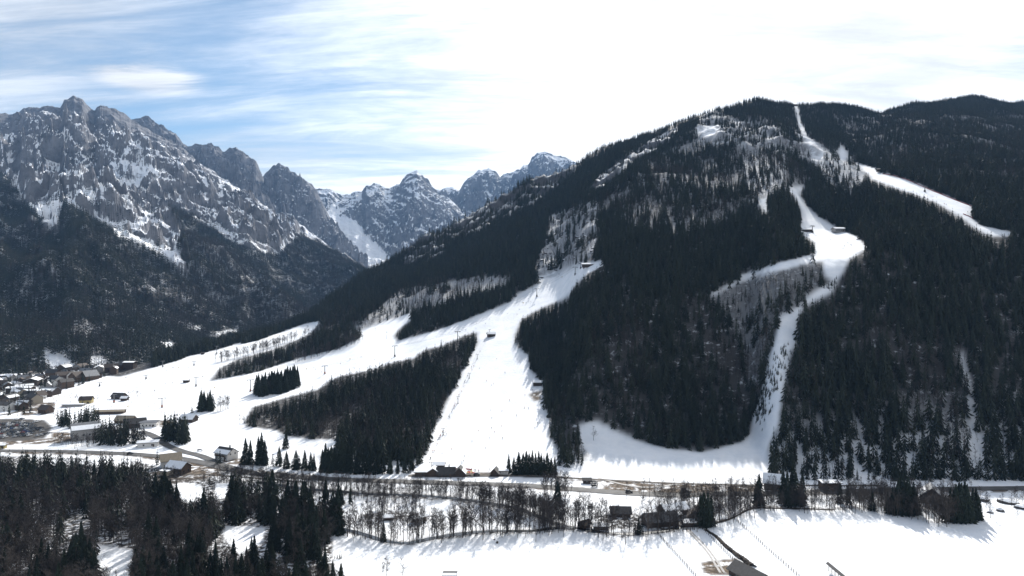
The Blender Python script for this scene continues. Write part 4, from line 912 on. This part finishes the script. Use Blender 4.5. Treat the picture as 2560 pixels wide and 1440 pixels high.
house('shed', G(2074, 1223), D(0), 11, 6, 4.4, 0.5, 'brown', 'snowy', 'brown box shaped shed with flat snow roof by the main road', 'shed', windows=2)
house('house', G(2328, 1254), D(62), 12, 11, 4.2, 4.8, 'brown', 'grey', 'brown gabled house with grey roof between the dark spruce clumps', windows=4, snow=(1,))
house('barn', G(1551, 1288), D(-4), 10, 7, 2.4, 2.2, 'dark', 'dark', 'dark barn standing alone on the snowy meadow by the stream', 'barn', windows=1)
house('barn', G(1650, 1311), D(14), 17, 8, 3.2, 3.0, 'dark', 'grey', 'long grey roofed barn beside the farm yard', 'barn', windows=2)
house('house', G(1683, 1286), D(24), 14, 7.5, 3.2, 2.4, 'dark', 'snowy', 'low farmhouse with rounded snow roof above the yard', windows=3, chimney=True)
house('shed', G(1684, 1296), D(24), 7, 3.5, 2.2, 0.6, 'dark', 'snowy', 'narrow shed with bright snow roof in the farm yard', 'shed')
house('house', G(1741, 1304), D(68), 9, 8, 3.6, 3.6, 'brown', 'brown', 'brown gabled house beside the farm spruces', windows=3)
house('shed', G(1502, 1322), D(-3), 7, 4, 1.9, 0.6, 'dark', 'snowy', 'low shed under thick snow on the stream bank', 'shed')
house('hut', G(1462, 1318), D(35), 4.2, 3.6, 2.2, 1.4, 'brown', 'brown', 'small brown hut between stream and meadow', 'hut', windows=1)
house('shed', G(1722, 1314), D(6), 6, 4, 2.2, 0.8, 'dark', 'snowy', 'small snow covered shed at the farm gate', 'shed')
house('trailer', G(1049, 1303), D(38), 8, 3.2, 2.4, 0.6, 'white', 'snowy', 'white trailer with snow roof among the orchard trees', 'trailer', windows=2)
house('shed', G(971, 1299), D(4), 5, 3, 1.6, 0.6, 'dark', 'snowy', 'tiny dark shed under snow in the orchard thicket', 'shed')
house('barn', G(1876, 1450), D(-66), 16, 8.5, 2.6, 2.8, 'dark', 'dark', 'dark roofed barn at the end of the hedge', 'barn', windows=2)
house('hut', G(1125, 1446), D(0), 4.4, 3.6, 2.0, 0.5, 'dark', 'dark', 'black flat roofed hut alone on the big snow field', 'hut', windows=1, snow=(-1,))
house('hut', G(1467, 1208), D(0), 4.5, 3.5, 2.4, 0.9, 'dark', 'dark', 'black hut beside the three parked cars by the main road', 'hut', windows=1)
house('hut', G(1228, 841), D(12), 9, 6, 3.0, 1.6, 'dark', 'snowy', 'lift hut on the piste where the drag lift ends', 'hut', windows=2)
house('lift_station', G(1469, 668), D(-6), 13, 6, 3.4, 1.2, 'dark', 'snowy', 'dark lift station at the top of the wide piste', 'lift station', windows=3)
house('lift_station', G(2096, 580), D(4), 12, 8, 3.4, 1.6, 'grey', 'snowy', 'grey mid station building on the high plateau', 'lift station', windows=6)
house('hut', G(2014, 579), D(3), 13, 4, 2.2, .8, 'dark', 'snowy', 'long low hut facing the mid station on the plateau', 'hut', windows=2)
house('hut', G(2203, 428), D(-14), 12, 6, 2.6, 1.6, 'dark', 'dark', 'dark hut at the head of the spur piste', 'hut', windows=2)
house('hut', G(1989, 261), D(5), 8, 6, 3.0, 1.6, 'dark', 'dark', 'little summit hut on the skyline above the narrow chute', 'hut')
house('hut', G(1344, 963), D(0), 8, 5, 2.8, 1.2, 'dark', 'snowy', 'dark snow machine hut at the wood edge of the wide piste', 'hut', windows=2)
house('hut', G(466, 956), D(0), 6, 4, 2.6, 0.6, 'dark', 'snowy', 'lone dark kiosk on the pasture between lift pylons', 'hut')
house('hut', G(507, 843 + 43), D(0), 4, 3.5, 2.4, 0.8, 'dark', 'dark', 'tiny dark hut high on the far pasture', 'hut')
house('house', G(216, 1008), D(14), 11, 8, 4.0, 3.0, 'yellow', 'brown', 'yellow house between two bare trees on the lower pasture', windows=3)
house('hut', G(298, 996), D(-12), 13, 8, 2.8, 3.0, 'dark', 'dark', 'dark pasture hut with pointed roof beside a lift pylon', 'hut', windows=2)
house('hut', G(312, 1001), D(0), 6, 5, 2.6, 1.4, 'dark', 'snowy', 'small snowy hut right of the pointed pasture hut', 'hut')
house('shed', G(184, 1016), D(4), 20, 4, 2.2, 0.4, 'grey', 'snowy', 'long low snow shed above the village spruces', 'shed')
house('shed', G(275, 1034), D(8), 26, 6, 2.6, 1.0, 'brown', 'tan', 'long brown timber shed at the foot of the pasture', 'shed', windows=2)
house('house', G(115, 1032), D(-22), 11, 8, 4, 3.4, 'brown', 'brown', 'large brown gabled hotel beside the car park', 'hotel', windows=5, snow=(1,))
house('hotel', G(52, 982), D(6), 26, 11, 6, 1.0, 'dark', 'snowy', 'wide dark hotel with flat snow roof in the middle of the village', 'hotel', windows=6)
house('hotel', G(88, 990), D(-6), 38, 12, 6, 1.0, 'dark', 'snowy', 'longest dark hotel block with flat snow roof in front of the village', 'hotel', windows=6)
house('hotel', G(198, 953), D(70), 18, 15, 6, 6, 'brown', 'brown', 'broad brown gabled hotel at the upper village edge', 'hotel', windows=5)
house('hotel', G(224, 950), D(60), 16, 13, 6, 6, 'brown', 'grey', 'grey roofed gabled hotel next to the piste edge', 'hotel', windows=5)
house('hotel', G(205, 922), D(4), 44, 12, 7, 1.2, 'dark', 'snowy', 'long white roofed hotel row under the scree slope', 'hotel', windows=4)
house('hotel', G(325, 922), D(0), 14, 10, 9, 1.0, 'dark', 'snowy', 'tall dark hotel tower at the wood corner', 'hotel', windows=5)
# the rest of the village
vill = [(-70, 960), (30, 950), (90, 938), (130, 936), (200, 926), (262, 914), (316, 920), (300, 932), (232, 955), (150, 975), (128, 990), (118, 1012), (60, 1024), (-70, 1034)]
vp = [pix(a, b) for a, b in vill]; put_h = []; tries = 0; VR = random.Random(5)
while len(put_h) < 135 and tries < 20000:
    tries += 1; x = VR.uniform(min(q.x for q in vp), max(q.x for q in vp)); y = VR.uniform(min(q.y for q in vp), max(q.y for q in vp))
    if not in_poly([(q.x, q.y) for q in vp], np.array([x]), np.array([y]))[0]: continue
    if any((x - a) ** 2 + (y - b) ** 2 < 13.0 ** 2 for a, b in put_h): continue
    put_h.append((x, y))
walls = ['white', 'cream', 'brown', 'grey', 'dark', 'dark']; roofs = ['snowy', 'grey', 'grey', 'brown', 'dark', 'dark']
for x, y in put_h:
    wl, rf = VR.choice(walls), VR.choice(roofs); big = VR.random() < .3; Lx = VR.uniform(13, 18) if big else VR.uniform(8, 12)
    house('village_house', Vector((x, y, float(ground_z(x, y)))), VR.uniform(-.7, .7) + (1.57 if VR.random() < .4 else 0), Lx, Lx * VR.uniform(.6, .85), VR.uniform(5, 8) if big else VR.uniform(3, 5.5), VR.uniform(2.2, 4.2), wl, rf,
          ('large ' if big else 'small ') + wl + ' walled village house with ' + ('snow covered' if rf == 'snowy' else rf) + ' roof', group=('large ' if big else 'small ') + wl + ' village houses with ' + rf + ' roofs', snow=(VR.choice((-1, 1)),) if rf in ('grey', 'dark') else None, windows=2, chimney=VR.random() < .4)

# ------------------------------------------------------------------ fences, hedge, hay rack, boulders, snow nets
def fence(a, b, n, label, h=1.25):
    A, B = pix(*a), pix(*b); root = empty('fence', (A.x, A.y, A.z)); tag(root, label, 'fence'); last = None; wires = MB(); o = Vector(root.location); FR = random.Random(n)
    for i in range(n):
        p = A.lerp(B, i / (n - 1)); p.z = float(ground_z(p.x, p.y)); lean = Vector((FR.uniform(-.12, .12), FR.uniform(-.12, .12), h * FR.uniform(.85, 1.15)))
        MB().bar(p - o - Vector((0, 0, .4)), p - o + lean, 0.17, 0.14, 5).build('post', M_WALLS['dark'], root)
        if last is not None:
            for f in (0.4, 0.8): wires.bar(last - o + Vector((0, 0, h * f)), p - o + Vector((0, 0, h * f)), 0.045, None, 4, False)
        last = p
    wires.build('wire', M_STEEL, root)
fence((1644, 1335), (1748, 1452), 26, 'post and wire fence bounding the big snow field by the farm'); fence((1756, 1323), (1846, 1412), 22, 'post and wire fence running along the dark hedge'); fence((1838, 1299), (2012, 1456), 32, 'longest post and wire fence across the open snow field'); fence((1646, 1334), (1756, 1322), 12, 'short fence joining two long fences at the farm gate')
def hedge():
    P = smooth_line([(1764, 1325), (1790, 1342), (1815, 1366), (1840, 1386), (1862, 1402), (1882, 1418)], 1.0); n = len(P); V = []; Fc = []; HR = random.Random(3)
    for i, p in enumerate(P):
        d = P[min(i + 1, n - 1)] - P[max(i - 1, 0)]; d.z = 0; d.normalize(); s = Vector((-d.y, d.x, 0)); w = 0.7 + 0.9 * i / n
        for k in range(9):
            a = math.pi * k / 8; r = HR.uniform(.7, 1.3); q = p + s * (w * math.cos(a) * r); V.append((q.x, q.y, float(ground_z(q.x, q.y)) - .1 + (0.35 + .5 * i / n) * math.sin(a) * r * 1.5))
    for i in range(n - 1):
        for k in range(8): Fc.append((i * 9 + k, (i + 1) * 9 + k, (i + 1) * 9 + k + 1, i * 9 + k + 1))
    W_ = []; Q = []
    for i in range(900):
        v = Vector(HR.choice(V)); sliver(W_, Q, v, v + Vector((HR.uniform(-.5, .5), HR.uniform(-.5, .5), HR.uniform(.2, .9))), .025, HR)
    b = len(V); V += W_; Fc += [tuple(b + j for j in q) for q in Q]
    o = MB().poly(V, Fc).build('hedge', M_BANK); tag(o, 'dark brushy hedge running down the snow field to the barn', 'hedge')
hedge()
def hay_rack():
    A, B = pix(2072, 1428), pix(2112, 1462); root = empty('hay_rack', (A.x, A.y, A.z)); tag(root, 'dark wooden hay rack with narrow roof alone on the snow field', 'hay rack'); d = B - A; n = 6
    for i in range(n): p = d * (i / (n - 1)); MB().bar(p - Vector((0, 0, .4)), p + Vector((0, 0, 3.0)), .14, .12, 6).build('post', M_WOOD, root)
    for h in (0.7, 1.3, 1.9, 2.5): MB().bar(Vector((0, 0, h)), d + Vector((0, 0, h)), .04, None, 4).build('rail', M_WOOD, root)
    s = Vector((-d.y, d.x, 0)).normalized(); e = d.normalized() * .8; P = []
    for q in (-e, d + e):
        P += [tuple(q + Vector((0, 0, 3.75))), tuple(q + s * .95 + Vector((0, 0, 3.05))), tuple(q - s * .95 + Vector((0, 0, 3.05))), tuple(q + s * .95 + Vector((0, 0, 2.9))), tuple(q - s * .95 + Vector((0, 0, 2.9)))]
    MB().poly(P, [(0, 5, 6, 1), (0, 2, 7, 5), (1, 6, 8, 3), (2, 4, 9, 7), (3, 8, 9, 4), (0, 1, 3, 4, 2), (5, 7, 9, 8, 6)]).build('roof', M_ROOFS['dark'], root)
hay_rack()
def boulder_mesh(seed):
    bm = bmesh.new(); bmesh.ops.create_icosphere(bm, subdivisions=2, radius=1.0); r = random.Random(seed); ax = [Vector((r.uniform(-1, 1), r.uniform(-1, 1), r.uniform(-1, 1))).normalized() for _ in range(7)]; cut = [r.uniform(.55, .9) for _ in ax]
    for v in bm.verts:
        for a, c in zip(ax, cut):
            e = v.co.dot(a) - c
            if e > 0: v.co -= a * e * .9
        v.co *= r.uniform(.94, 1.05); v.co.z *= .75
    for f in bm.faces:
        f.material_index = 1 if f.normal.z > .62 else 0
    me = bpy.data.meshes.new('boulder'); bm.to_mesh(me); bm.free(); me.materials.append(M_ROCK); me.materials.append(M_ROOFS['snowy']); return me
BM_ = [boulder_mesh(s) for s in range(4)]
def boulder(u, v, s, label, group=None):
    p = pix(u, v); o = new_obj('boulder', random.choice(BM_)); o.location = (p.x, p.y, p.z + .1 * s); o.scale = (s * random.uniform(.8, 1.4), s * random.uniform(.8, 1.3), s * random.uniform(.6, 1)); o.rotation_euler = (0, 0, random.uniform(0, 6)); tag(o, label, 'boulder', group)
BRG = random.Random(9); cnt = 0
while cnt < 90:
    u, v = BRG.uniform(1335, 1500), BRG.uniform(520, 706)
    if in_poly(ROCKY, np.array([u]), np.array([v]))[0]: boulder(u, v, BRG.uniform(1.0, 2.9), 'dark rock poking out of the steep snowy clearing above the piste', 'rocks on the steep clearing'); cnt += 1
for u, v, s, lb in ((2456, 1252, 3.6, 'snow capped boulder nearest the dark spruce clump by the road'), (2520, 1258, 4.2, 'big rounded boulder half under snow beside the road'), (2500, 1278, 2.4, 'flat dark boulder in front of the rounded boulder'), (2550, 1270, 3.0, 'boulder by the road with steep dark side'), (2475, 1282, 1.8, 'small boulder at the edge of the snow field')): boulder(u, v, s, lb)
for q, lb in (((1243, 1358), 'dark stump alone on the big snow field'), ((1236, 1350), 'smaller dark stump behind the lone stump')):
    p = pix(*q); s_ = 1.0 if q[0] == 1243 else .5; o = MB().bar((0, 0, -.2), (0, 0, .9 * s_), .55 * s_, .4 * s_, 9).bar((.3, 0, .3), (.75 * s_, .2, .7 * s_), .16, .1, 6).bar((-.3, 0, .2), (-.8 * s_, -.1, .35), .18, .08, 6).build('tree_stump', M_WALLS['dark']); o.location = p; tag(o, lb, 'stump')
def net(px, h, m, label, step=6.0):
    P = smooth_line(px, step); root = empty('safety_net', tuple(P[0])); tag(root, label, 'net'); o = Vector(root.location); V = []; Fc = []
    for i, p in enumerate(P):
        p = Vector((p.x, p.y, float(ground_z(p.x, p.y)))); V += [tuple(p - o + Vector((0, 0, .1))), tuple(p - o + Vector((0, 0, h))), tuple(p - o + Vector((0, .05, h))), tuple(p - o + Vector((0, .05, .1)))]
        if i: b = 4 * i; Fc += [(b - 4, b, b + 1, b - 3), (b - 2, b + 2, b + 3, b - 1), (b - 3, b + 1, b + 2, b - 2)]
    MB().poly(V, Fc).build('mesh_panel', m, root)
    for i in range(0, len(P), max(1, len(P) // 24)):
        p = P[i]; q = Vector((p.x, p.y, float(ground_z(p.x, p.y)))) - o; MB().bar(q - Vector((0, -.1, .3)), q + Vector((0, .1, h + .2)), .06, None, 5).build('post', M_STEEL, root)
net([(2208, 436), (2262, 448), (2330, 477), (2430, 517)], 0.9, M_RED, 'red safety net along the upper edge of the spur piste'); net([(2408, 536), (2432, 546)], 1.0, M_RED, 'short red net across the lower end of the spur piste')
net([(1128, 1174), (1160, 1174), (1180, 1176)], 1.0, M_RED, 'red fence netting behind the slope restaurant', 2.0)
for i, (u, v) in enumerate(((1168, 1189), (1174, 1190), (1180, 1189), (1172, 1187), (1178, 1186), (1183, 1190))):
    p = pix(u, v); root = empty('parasol', p); c_ = 'yellow' if i % 2 == 0 else 'red'; tag(root, c_ + ' parasol on the terrace beside the pointed pavilion', 'parasol', c_ + ' terrace parasols')
    MB().bar((0, 0, 0), (0, 0, 2.4), .05).build('pole', M_STEEL, root); cv = MB(); cv.bar((0, 0, 2.1), (0, 0, 2.6), 1.15, .05, 8); cv.build('canopy', M_YEL if i % 2 == 0 else M_RED, root)

# ------------------------------------------------------------------ ski lifts
def pylon(u, vb, vt, label, arm=4.6, rz=0.0, drag=False):
    p = pix(u, vb); h = p.y * (vb - vt) / F; root = empty('lift_pylon', p, rz); tag(root, label, 'lift pylon'); s = 0.55 if drag else 1.0
    MB().bar((0, 0, -.5), (0, 0, h), .55 * s, .36 * s, 10).build('mast', M_STEEL, root); MB().box((0, 0, 0.2), (2.0 * s, 2.0 * s, 1.0)).build('base', M_CONC, root)
    MB().box((0, 0, h + .2), (arm, .5 * s, .5 * s)).build('crossarm', M_STEEL, root)
    for q in (-1, 1): MB().box((q * arm / 2, 0, h - .15), (.45 * s, 2.6 * s, .55 * s)).build('pulley_train', M_BLACK, root)
    if not drag: MB().box((0, 0, 1.6), (1.5, 1.5, 1.6)).build('crash_mat', M_ORANGE if vb % 4 == 3 else M_BLACK, root)
    return root, Vector((p.x, p.y, p.z + h)), arm, rz
def cable(name, pts, label):
    """two strands sagging from arm to arm."""
    g = MB()
    for s in (-1, 1):
        for (a, wa, ra), (b, wb, rb) in zip(pts, pts[1:]):
            A = a + Vector((s * wa / 2 * math.cos(ra), s * wa / 2 * math.sin(ra), 0)); B = b + Vector((s * wb / 2 * math.cos(rb), s * wb / 2 * math.sin(rb), 0)); q = A
            for k in range(1, 9):
                t = k / 8; n = A.lerp(B, t) - Vector((0, 0, 4 * (A - B).length * .018 * t * (1 - t))); g.bar(q, n, .045, None, 4, False); q = n
    o = g.build(name, M_BLACK); tag(o, label, 'lift cable')
line = [pylon(q[0], q[1], q[2], 'grey T shaped lift pylon ' + q[3], 6.0, .5)[1:] for q in ((405, 1019, 996, 'on the lower pasture right of the village spruces'), (626, 979, 950, 'with a red foot beside the small spruce block'), (812, 935, 915, 'halfway up the long pasture piste'), (987, 892, 865, 'above the long triangular wood'), (1144, 858, 829, 'next to the scrub at the tip of the triangular wood'), (1342, 742, 722, 'where the piste narrows'), (1438, 688, 668, 'just below the top station of the wide piste'))]
cable('lift_cable', line, 'lift cable pair running up the long pasture piste')
line = [pylon(q[0], q[1], q[2], 'thin drag lift pylon ' + q[3], 2.6, .2, True)[1:] for q in ((1078, 1172, 1156, 'at the foot of the wide piste'), (1108, 1088, 1071, 'low on the wood side of the wide piste'), (1145, 1009, 992, 'halfway along the wood side of the wide piste'), (1173, 946, 934, 'high on the wood side of the wide piste'), (1193, 898, 886, 'near the tip of the triangular wood'), (1224, 838, 824, 'beside the upper drag lift hut'))]
cable('lift_cable', line, 'drag lift cable along the wood side of the wide piste')
for u, vb, vt, lb in ((490, 966, 944, 'beside the lone dark kiosk'), (285, 1007, 987, 'in front of the pointed pasture hut'), (249, 966, 957, 'above the crowd on the lowest pasture'), (542, 885, 866, 'at the wood edge high on the far pasture'), (407, 918, 903, 'at the upper rim of the far pasture'), (365, 948, 938, 'in the middle of the far pasture'), (485, 914, 904, 'below the bare tree strip'), (2031, 582, 565, 'beside the long hut on the plateau'), (1460, 672, 658, 'left of the top station'), (1452, 672, 659, 'left of the twin pylon at the top station'), (2312, 480, 465, 'on the spur piste')): pylon(u, vb, vt, 'grey T shaped lift pylon ' + lb, 4.6, .4)
def lamp(u, vb, vt, label):
    p = pix(u, vb); h = p.y * (vb - vt) / F; root = empty('floodlight_mast', p); tag(root, label, 'light mast'); MB().bar((0, 0, -.4), (0, 0, h), .2, .12, 8).build('mast', M_STEEL, root); MB().box((0, -.1, h), (1.6, .35, .5)).build('lamp_head', M_BLACK, root)
for u, vb, vt, lb in ((315, 965, 944, 'on the low pasture above the crowd'), (432, 938, 919, 'on the far pasture rim'), (432, 981, 957, 'below the lone kiosk'), (507, 963, 941, 'right of the kiosk pylon'), (190, 992, 970, 'beside the village crowd'), (938, 839, 820, 'on the upper tongue of pasture'), (967, 848, 830, 'on the upper tongue near the wood corner'), (540, 904, 886, 'among the bare trees of the strip'), (1332, 730, 700, 'at the wood edge of the steep piste'), (322, 1004, 980, 'beside the small snowy pasture hut')): lamp(u, vb, vt, 'thin floodlight mast ' + lb)
def snow_gun(u, v, label):
    p = pix(u, v); root = empty('snow_gun', p, random.uniform(-1, 1)); tag(root, label, 'snow gun'); g = MB().bar((-.7, -.5, 0), (0, 0, 1.3), .06).bar((.7, -.5, 0), (0, 0, 1.3), .06).bar((0, .8, 0), (0, 0, 1.3), .06); g.build('tripod', M_STEEL, root); MB().bar((0, -.8, 1.6), (0, .7, 1.9), .42, .55, 10).build('barrel', M_YEL, root)
for u, v, lb in ((536, 972, 'on the pasture below the conifer band'), (766, 925, 'beside the pasture pylon halfway up'), (875, 900, 'under the conifer band on the long piste'), (1308, 760, 'on the steep upper piste'), (1405, 695, 'below the top station'), (447, 922, 'on the far pasture'), (320, 1020, 'on the lower pasture near the village')): snow_gun(u, v, 'yellow snow gun ' + lb)

# ------------------------------------------------------------------ cars
def car_meshes():
    b = MB(); b.poly([(-2.1, -.85, .35), (2.1, -.85, .35), (2.1, .85, .35), (-2.1, .85, .35), (-2.15, -.88, .85), (2.2, -.86, .8), (2.2, .86, .8), (-2.15, .88, .85), (-1.9, -.8, .98), (1.1, -.8, .98), (1.1, .8, .98), (-1.9, .8, .98)],
                      [(3, 2, 1, 0), (0, 1, 5, 4), (1, 2, 6, 5), (2, 3, 7, 6), (3, 0, 4, 7), (4, 5, 9, 8), (6, 7, 11, 10), (5, 6, 10, 9), (7, 4, 8, 11), (8, 9, 10, 11)])
    c = MB(); c.poly([(-1.9, -.78, .985), (1.0, -.78, .985), (1.0, .78, .985), (-1.9, .78, .985), (-1.5, -.62, 1.46), (.15, -.62, 1.46), (.15, .62, 1.46), (-1.5, .62, 1.46)], [(0, 1, 5, 4), (1, 2, 6, 5), (2, 3, 7, 6), (3, 0, 4, 7), (3, 2, 1, 0)])
    t = MB().poly([(-1.5, -.62, 1.465), (.15, -.62, 1.465), (.15, .62, 1.465), (-1.5, .62, 1.465), (-1.4, -.55, 1.53), (.05, -.55, 1.53), (.05, .55, 1.53), (-1.4, .55, 1.53)], [(0, 1, 5, 4), (1, 2, 6, 5), (2, 3, 7, 6), (3, 0, 4, 7), (4, 5, 6, 7), (3, 2, 1, 0)])
    wh = MB().bar((0, -.1, 0), (0, .1, 0), .33, None, 12)
    return b, c, t, wh
CB, CC, CT, CW = car_meshes(); glass_me = CC.mesh('window', M_GLASS); wheel_me = CW.mesh('wheel', M_BLACK); CARS = {}
for nm, c in (('black', (0.015, 0.015, 0.017)), ('silver', (0.42, 0.43, 0.45)), ('white', (0.72, 0.72, 0.72)), ('grey', (0.12, 0.125, 0.13)), ('blue', (0.03, 0.06, 0.16)), ('red', (0.18, 0.02, 0.02))):
    m = mat(nm + '_car_paint', c, .25, .5, .04, 1); CARS[nm] = (CB.mesh('body', m), CT.mesh('roof', m))
def car(p, rz, colour, label, group=None):
    root = empty('parked_car' if group else 'car', (p.x, p.y, p.z + .32), rz); tag(root, label, 'car', group); b, t = CARS[colour]; new_obj('body', b, root); new_obj('window', glass_me, root); new_obj('roof', t, root)
    for sx in (-1.3, 1.35):
        for sy in (-.8, .8): w = new_obj('wheel', wheel_me, root); w.location = (sx, sy, .33)
CR = random.Random(4); cols = ['black', 'silver', 'white', 'grey', 'grey', 'blue', 'black', 'black', 'silver', 'grey', 'white', 'red']; ncar = 0
for a, b, n in (((-30, 1064), (62, 1057), 16), ((-30, 1071), (82, 1062), 20), ((-30, 1078), (100, 1068), 22), ((-30, 1086), (112, 1075), 24), ((-30, 1094), (100, 1084), 20), ((-30, 1067), (72, 1060), 18), ((-30, 1074), (92, 1065), 21), ((-30, 1082), (108, 1071), 23), ((-30, 1090), (110, 1079), 24), ((-30, 1098), (80, 1090), 18), ((34, 1052), (62, 1048), 6), ((60, 1066), (104, 1052), 9), ((80, 1094), (128, 1084), 7)):
    A, B = pix(*a), pix(*b); n = min(n, int((B - A).length / 3.0))
    for i in range(n):
        if CR.random() < .12: continue
        p = A.lerp(B, (i + .5) / n); p.z = float(ground_z(p.x, p.y)); c = CR.choice(cols); car(p, 1.35 + CR.uniform(-.06, .06), c, c + ' car parked in the rows of the village car park', c + ' cars in the village car park')
for u, v, rz, c, lb in ((1573, 1232, -.02, 'black', 'black car driving on the main road past the muddy field'), (326, 1136, -.05, 'black', 'dark car driving on the main road below the village'), (645, 1186, -.12, 'grey', 'grey car on the main road below the spruce row'), (1486, 1208, .1, 'black', 'black car parked highest of three beside the black hut'), (1487, 1213, .1, 'grey', 'grey car parked between two black cars by the hut'), (1486, 1218, .1, 'black', 'black car parked lowest of three near the road'), (500, 1128, .4, 'white', 'white car parked beside the big white chalet'), (1192, 1189, .0, 'black', 'black car parked behind the slope restaurant terrace'), (390, 1101, -.8, 'grey', 'grey car parked beside the low white shed')): p = pix(u, v); car(p, rz, c, lb)

# ------------------------------------------------------------------ people on the snow
def person_mesh(seed, mats, pose):
    """one skinned body standing on skis with bent knees; faces get jacket, trousers, skin and helmet by height."""
    J = [(0, 0, .92), (0, .02, 1.18), (0, .06, 1.40), (0, .09, 1.50), (0, .13, 1.66)]; Rr = [.15, .15, .17, .07, .115]; E = [(0, 1), (1, 2), (2, 3), (3, 4)]
    for s in (-1, 1):
        b = len(J); J += [(s * .10, 0, .86), (s * .12, .14 + pose[0], .50), (s * .12, .02, .12), (s * .12, .16, .07)]; Rr += [.105, .075, .06, .05]; E += [(0, b), (b, b + 1), (b + 1, b + 2), (b + 2, b + 3)]
        b = len(J); J += [(s * .20, .06, 1.40), (s * (.30 + pose[1]), .08, 1.14), (s * (.30 + pose[1]), .34, 1.02)]; Rr += [.075, .055, .045]; E += [(2, b), (b, b + 1), (b + 1, b + 2)]
    me = bpy.data.meshes.new('person_base'); me.from_pydata(J, E, []); ob = bpy.data.objects.new('person_base', me); COL.objects.link(ob)
    md = ob.modifiers.new('s', 'SKIN'); md.use_smooth_shade = True
    for i, v in enumerate(me.skin_vertices[0].data): v.radius = (Rr[i], Rr[i] * .85); v.use_root = (i == 0)
    ob.modifiers.new('d', 'SUBSURF').levels = 1
    dg = bpy.context.evaluated_depsgraph_get(); ev = bpy.data.meshes.new_from_object(ob.evaluated_get(dg)); bpy.data.objects.remove(ob); bpy.data.meshes.remove(me)
    ev.materials.clear()
    for m in mats: ev.materials.append(m)
    for f in ev.polygons: z = f.center.z; f.material_index = 0 if 0.86 < z < 1.48 else (1 if z <= .86 else (2 if z < 1.66 and f.center.y > .13 else 3))
    ev.name = 'person'; return ev
M_SKIN = mat('skin', (.50, .33, .25), .6, .3, .05, 5); M_TROU = mat('dark_ski_trousers', (.03, .03, .035), .8, .2, .1, 5); M_SKI = mat('ski', (.05, .05, .06), .4, .4, .1, 5); PEOPLE = {}
for nm, c in (('black', (.02, .02, .022)), ('red', (.38, .03, .03)), ('blue', (.03, .07, .22)), ('orange', (.45, .14, .03)), ('grey', (.15, .15, .16))): PEOPLE[nm] = person_mesh(1, [mat(nm + '_ski_jacket', c, .8, .2, .08, 5), M_TROU, M_SKIN, mat(nm + '_helmet', tuple(min(1, q * 1.3 + .02) for q in c), .4, .4, .05, 5)], (.04, .05))
ski_me = MB().box((0, .15, .03), (.09, 1.65, .035)).poly([(-.045, .97, .013), (.045, .97, .013), (.02, 1.14, .10), (-.02, 1.14, .10), (-.045, .97, .047), (.045, .97, .047), (.02, 1.14, .13), (-.02, 1.14, .13)], [(3, 2, 1, 0), (4, 5, 6, 7), (0, 1, 5, 4), (1, 2, 6, 5), (2, 3, 7, 6), (3, 0, 4, 7)]).mesh('ski', M_SKI)
PR = random.Random(21)
def person(u, v, where):
    p = pix(u, v); c = PR.choice(['black', 'black', 'black', 'grey', 'blue', 'red', 'orange']); o = new_obj('person', PEOPLE[c]); o.location = (p.x, p.y, p.z + .03); o.rotation_euler = (0, 0, PR.uniform(0, 6.28))
    tag(o, 'person in a ' + c + ' ski jacket ' + where, 'person', 'people in ' + c + ' jackets ' + where)
    for s in (-.12, .12): k = new_obj('ski', ski_me, o); k.location = (s, 0, 0)
def scatter(poly, n, where):
    lo = np.min(poly, 0); hi = np.max(poly, 0); k = 0
    while k < n:
        u, v = PR.uniform(lo[0], hi[0]), PR.uniform(lo[1], hi[1])
        if in_poly(poly, np.array([u]), np.array([v]))[0]: person(u, v, where); k += 1
scatter([(1120, 1030), (1200, 880), (1270, 880), (1350, 1000), (1385, 1170), (1060, 1172)], 42, 'skiing on the wide piste')
for i in range(34): t = PR.random(); person(1075 + 125 * t + PR.uniform(-2, 2), 1150 - 275 * t, 'riding the drag lift')
scatter([(560, 970), (900, 890), (1250, 790), (1400, 710), (1300, 790), (1200, 830), (900, 925), (640, 975)], 34, 'skiing down the long pasture piste')
scatter([(150, 1005), (300, 950), (500, 900), (560, 985), (400, 1040), (250, 1025)], 60, 'skiing on the lower pasture')
scatter([(125, 990), (180, 980), (210, 1005), (190, 1030), (135, 1045), (120, 1010)], 70, 'standing in the crowd at the village lift')
scatter([(1090, 1172), (1260, 1176), (1250, 1182), (1100, 1178)], 14, 'standing at the foot of the wide piste')
scatter([(1995, 580), (2140, 590), (2150, 620), (2050, 640)], 6, 'skiing on the plateau by the mid station'); scatter([(2220, 450), (2420, 520), (2420, 535), (2230, 460)], 4, 'skiing on the spur piste')
# ------------------------------------------------------------------ haze
def build_haze():
    bm = MB(); bm.box((0, 4500, 1234), (15000, 10600, 2536))
    m = bpy.data.materials.new('haze'); m.use_nodes = True; nt = m.node_tree; nt.nodes.clear()
    o = N(nt, 'ShaderNodeOutputMaterial'); v = N(nt, 'ShaderNodeVolumePrincipled')
    v.inputs['Color'].default_value = (0.32, 0.58, 1.0, 1); v.inputs['Density'].default_value = 3.3e-5; v.inputs['Anisotropy'].default_value = 0.0
    L(nt, v.outputs[0], o.inputs['Volume'])
    h = bm.build('haze', m); h['kind'] = 'stuff'
build_haze()
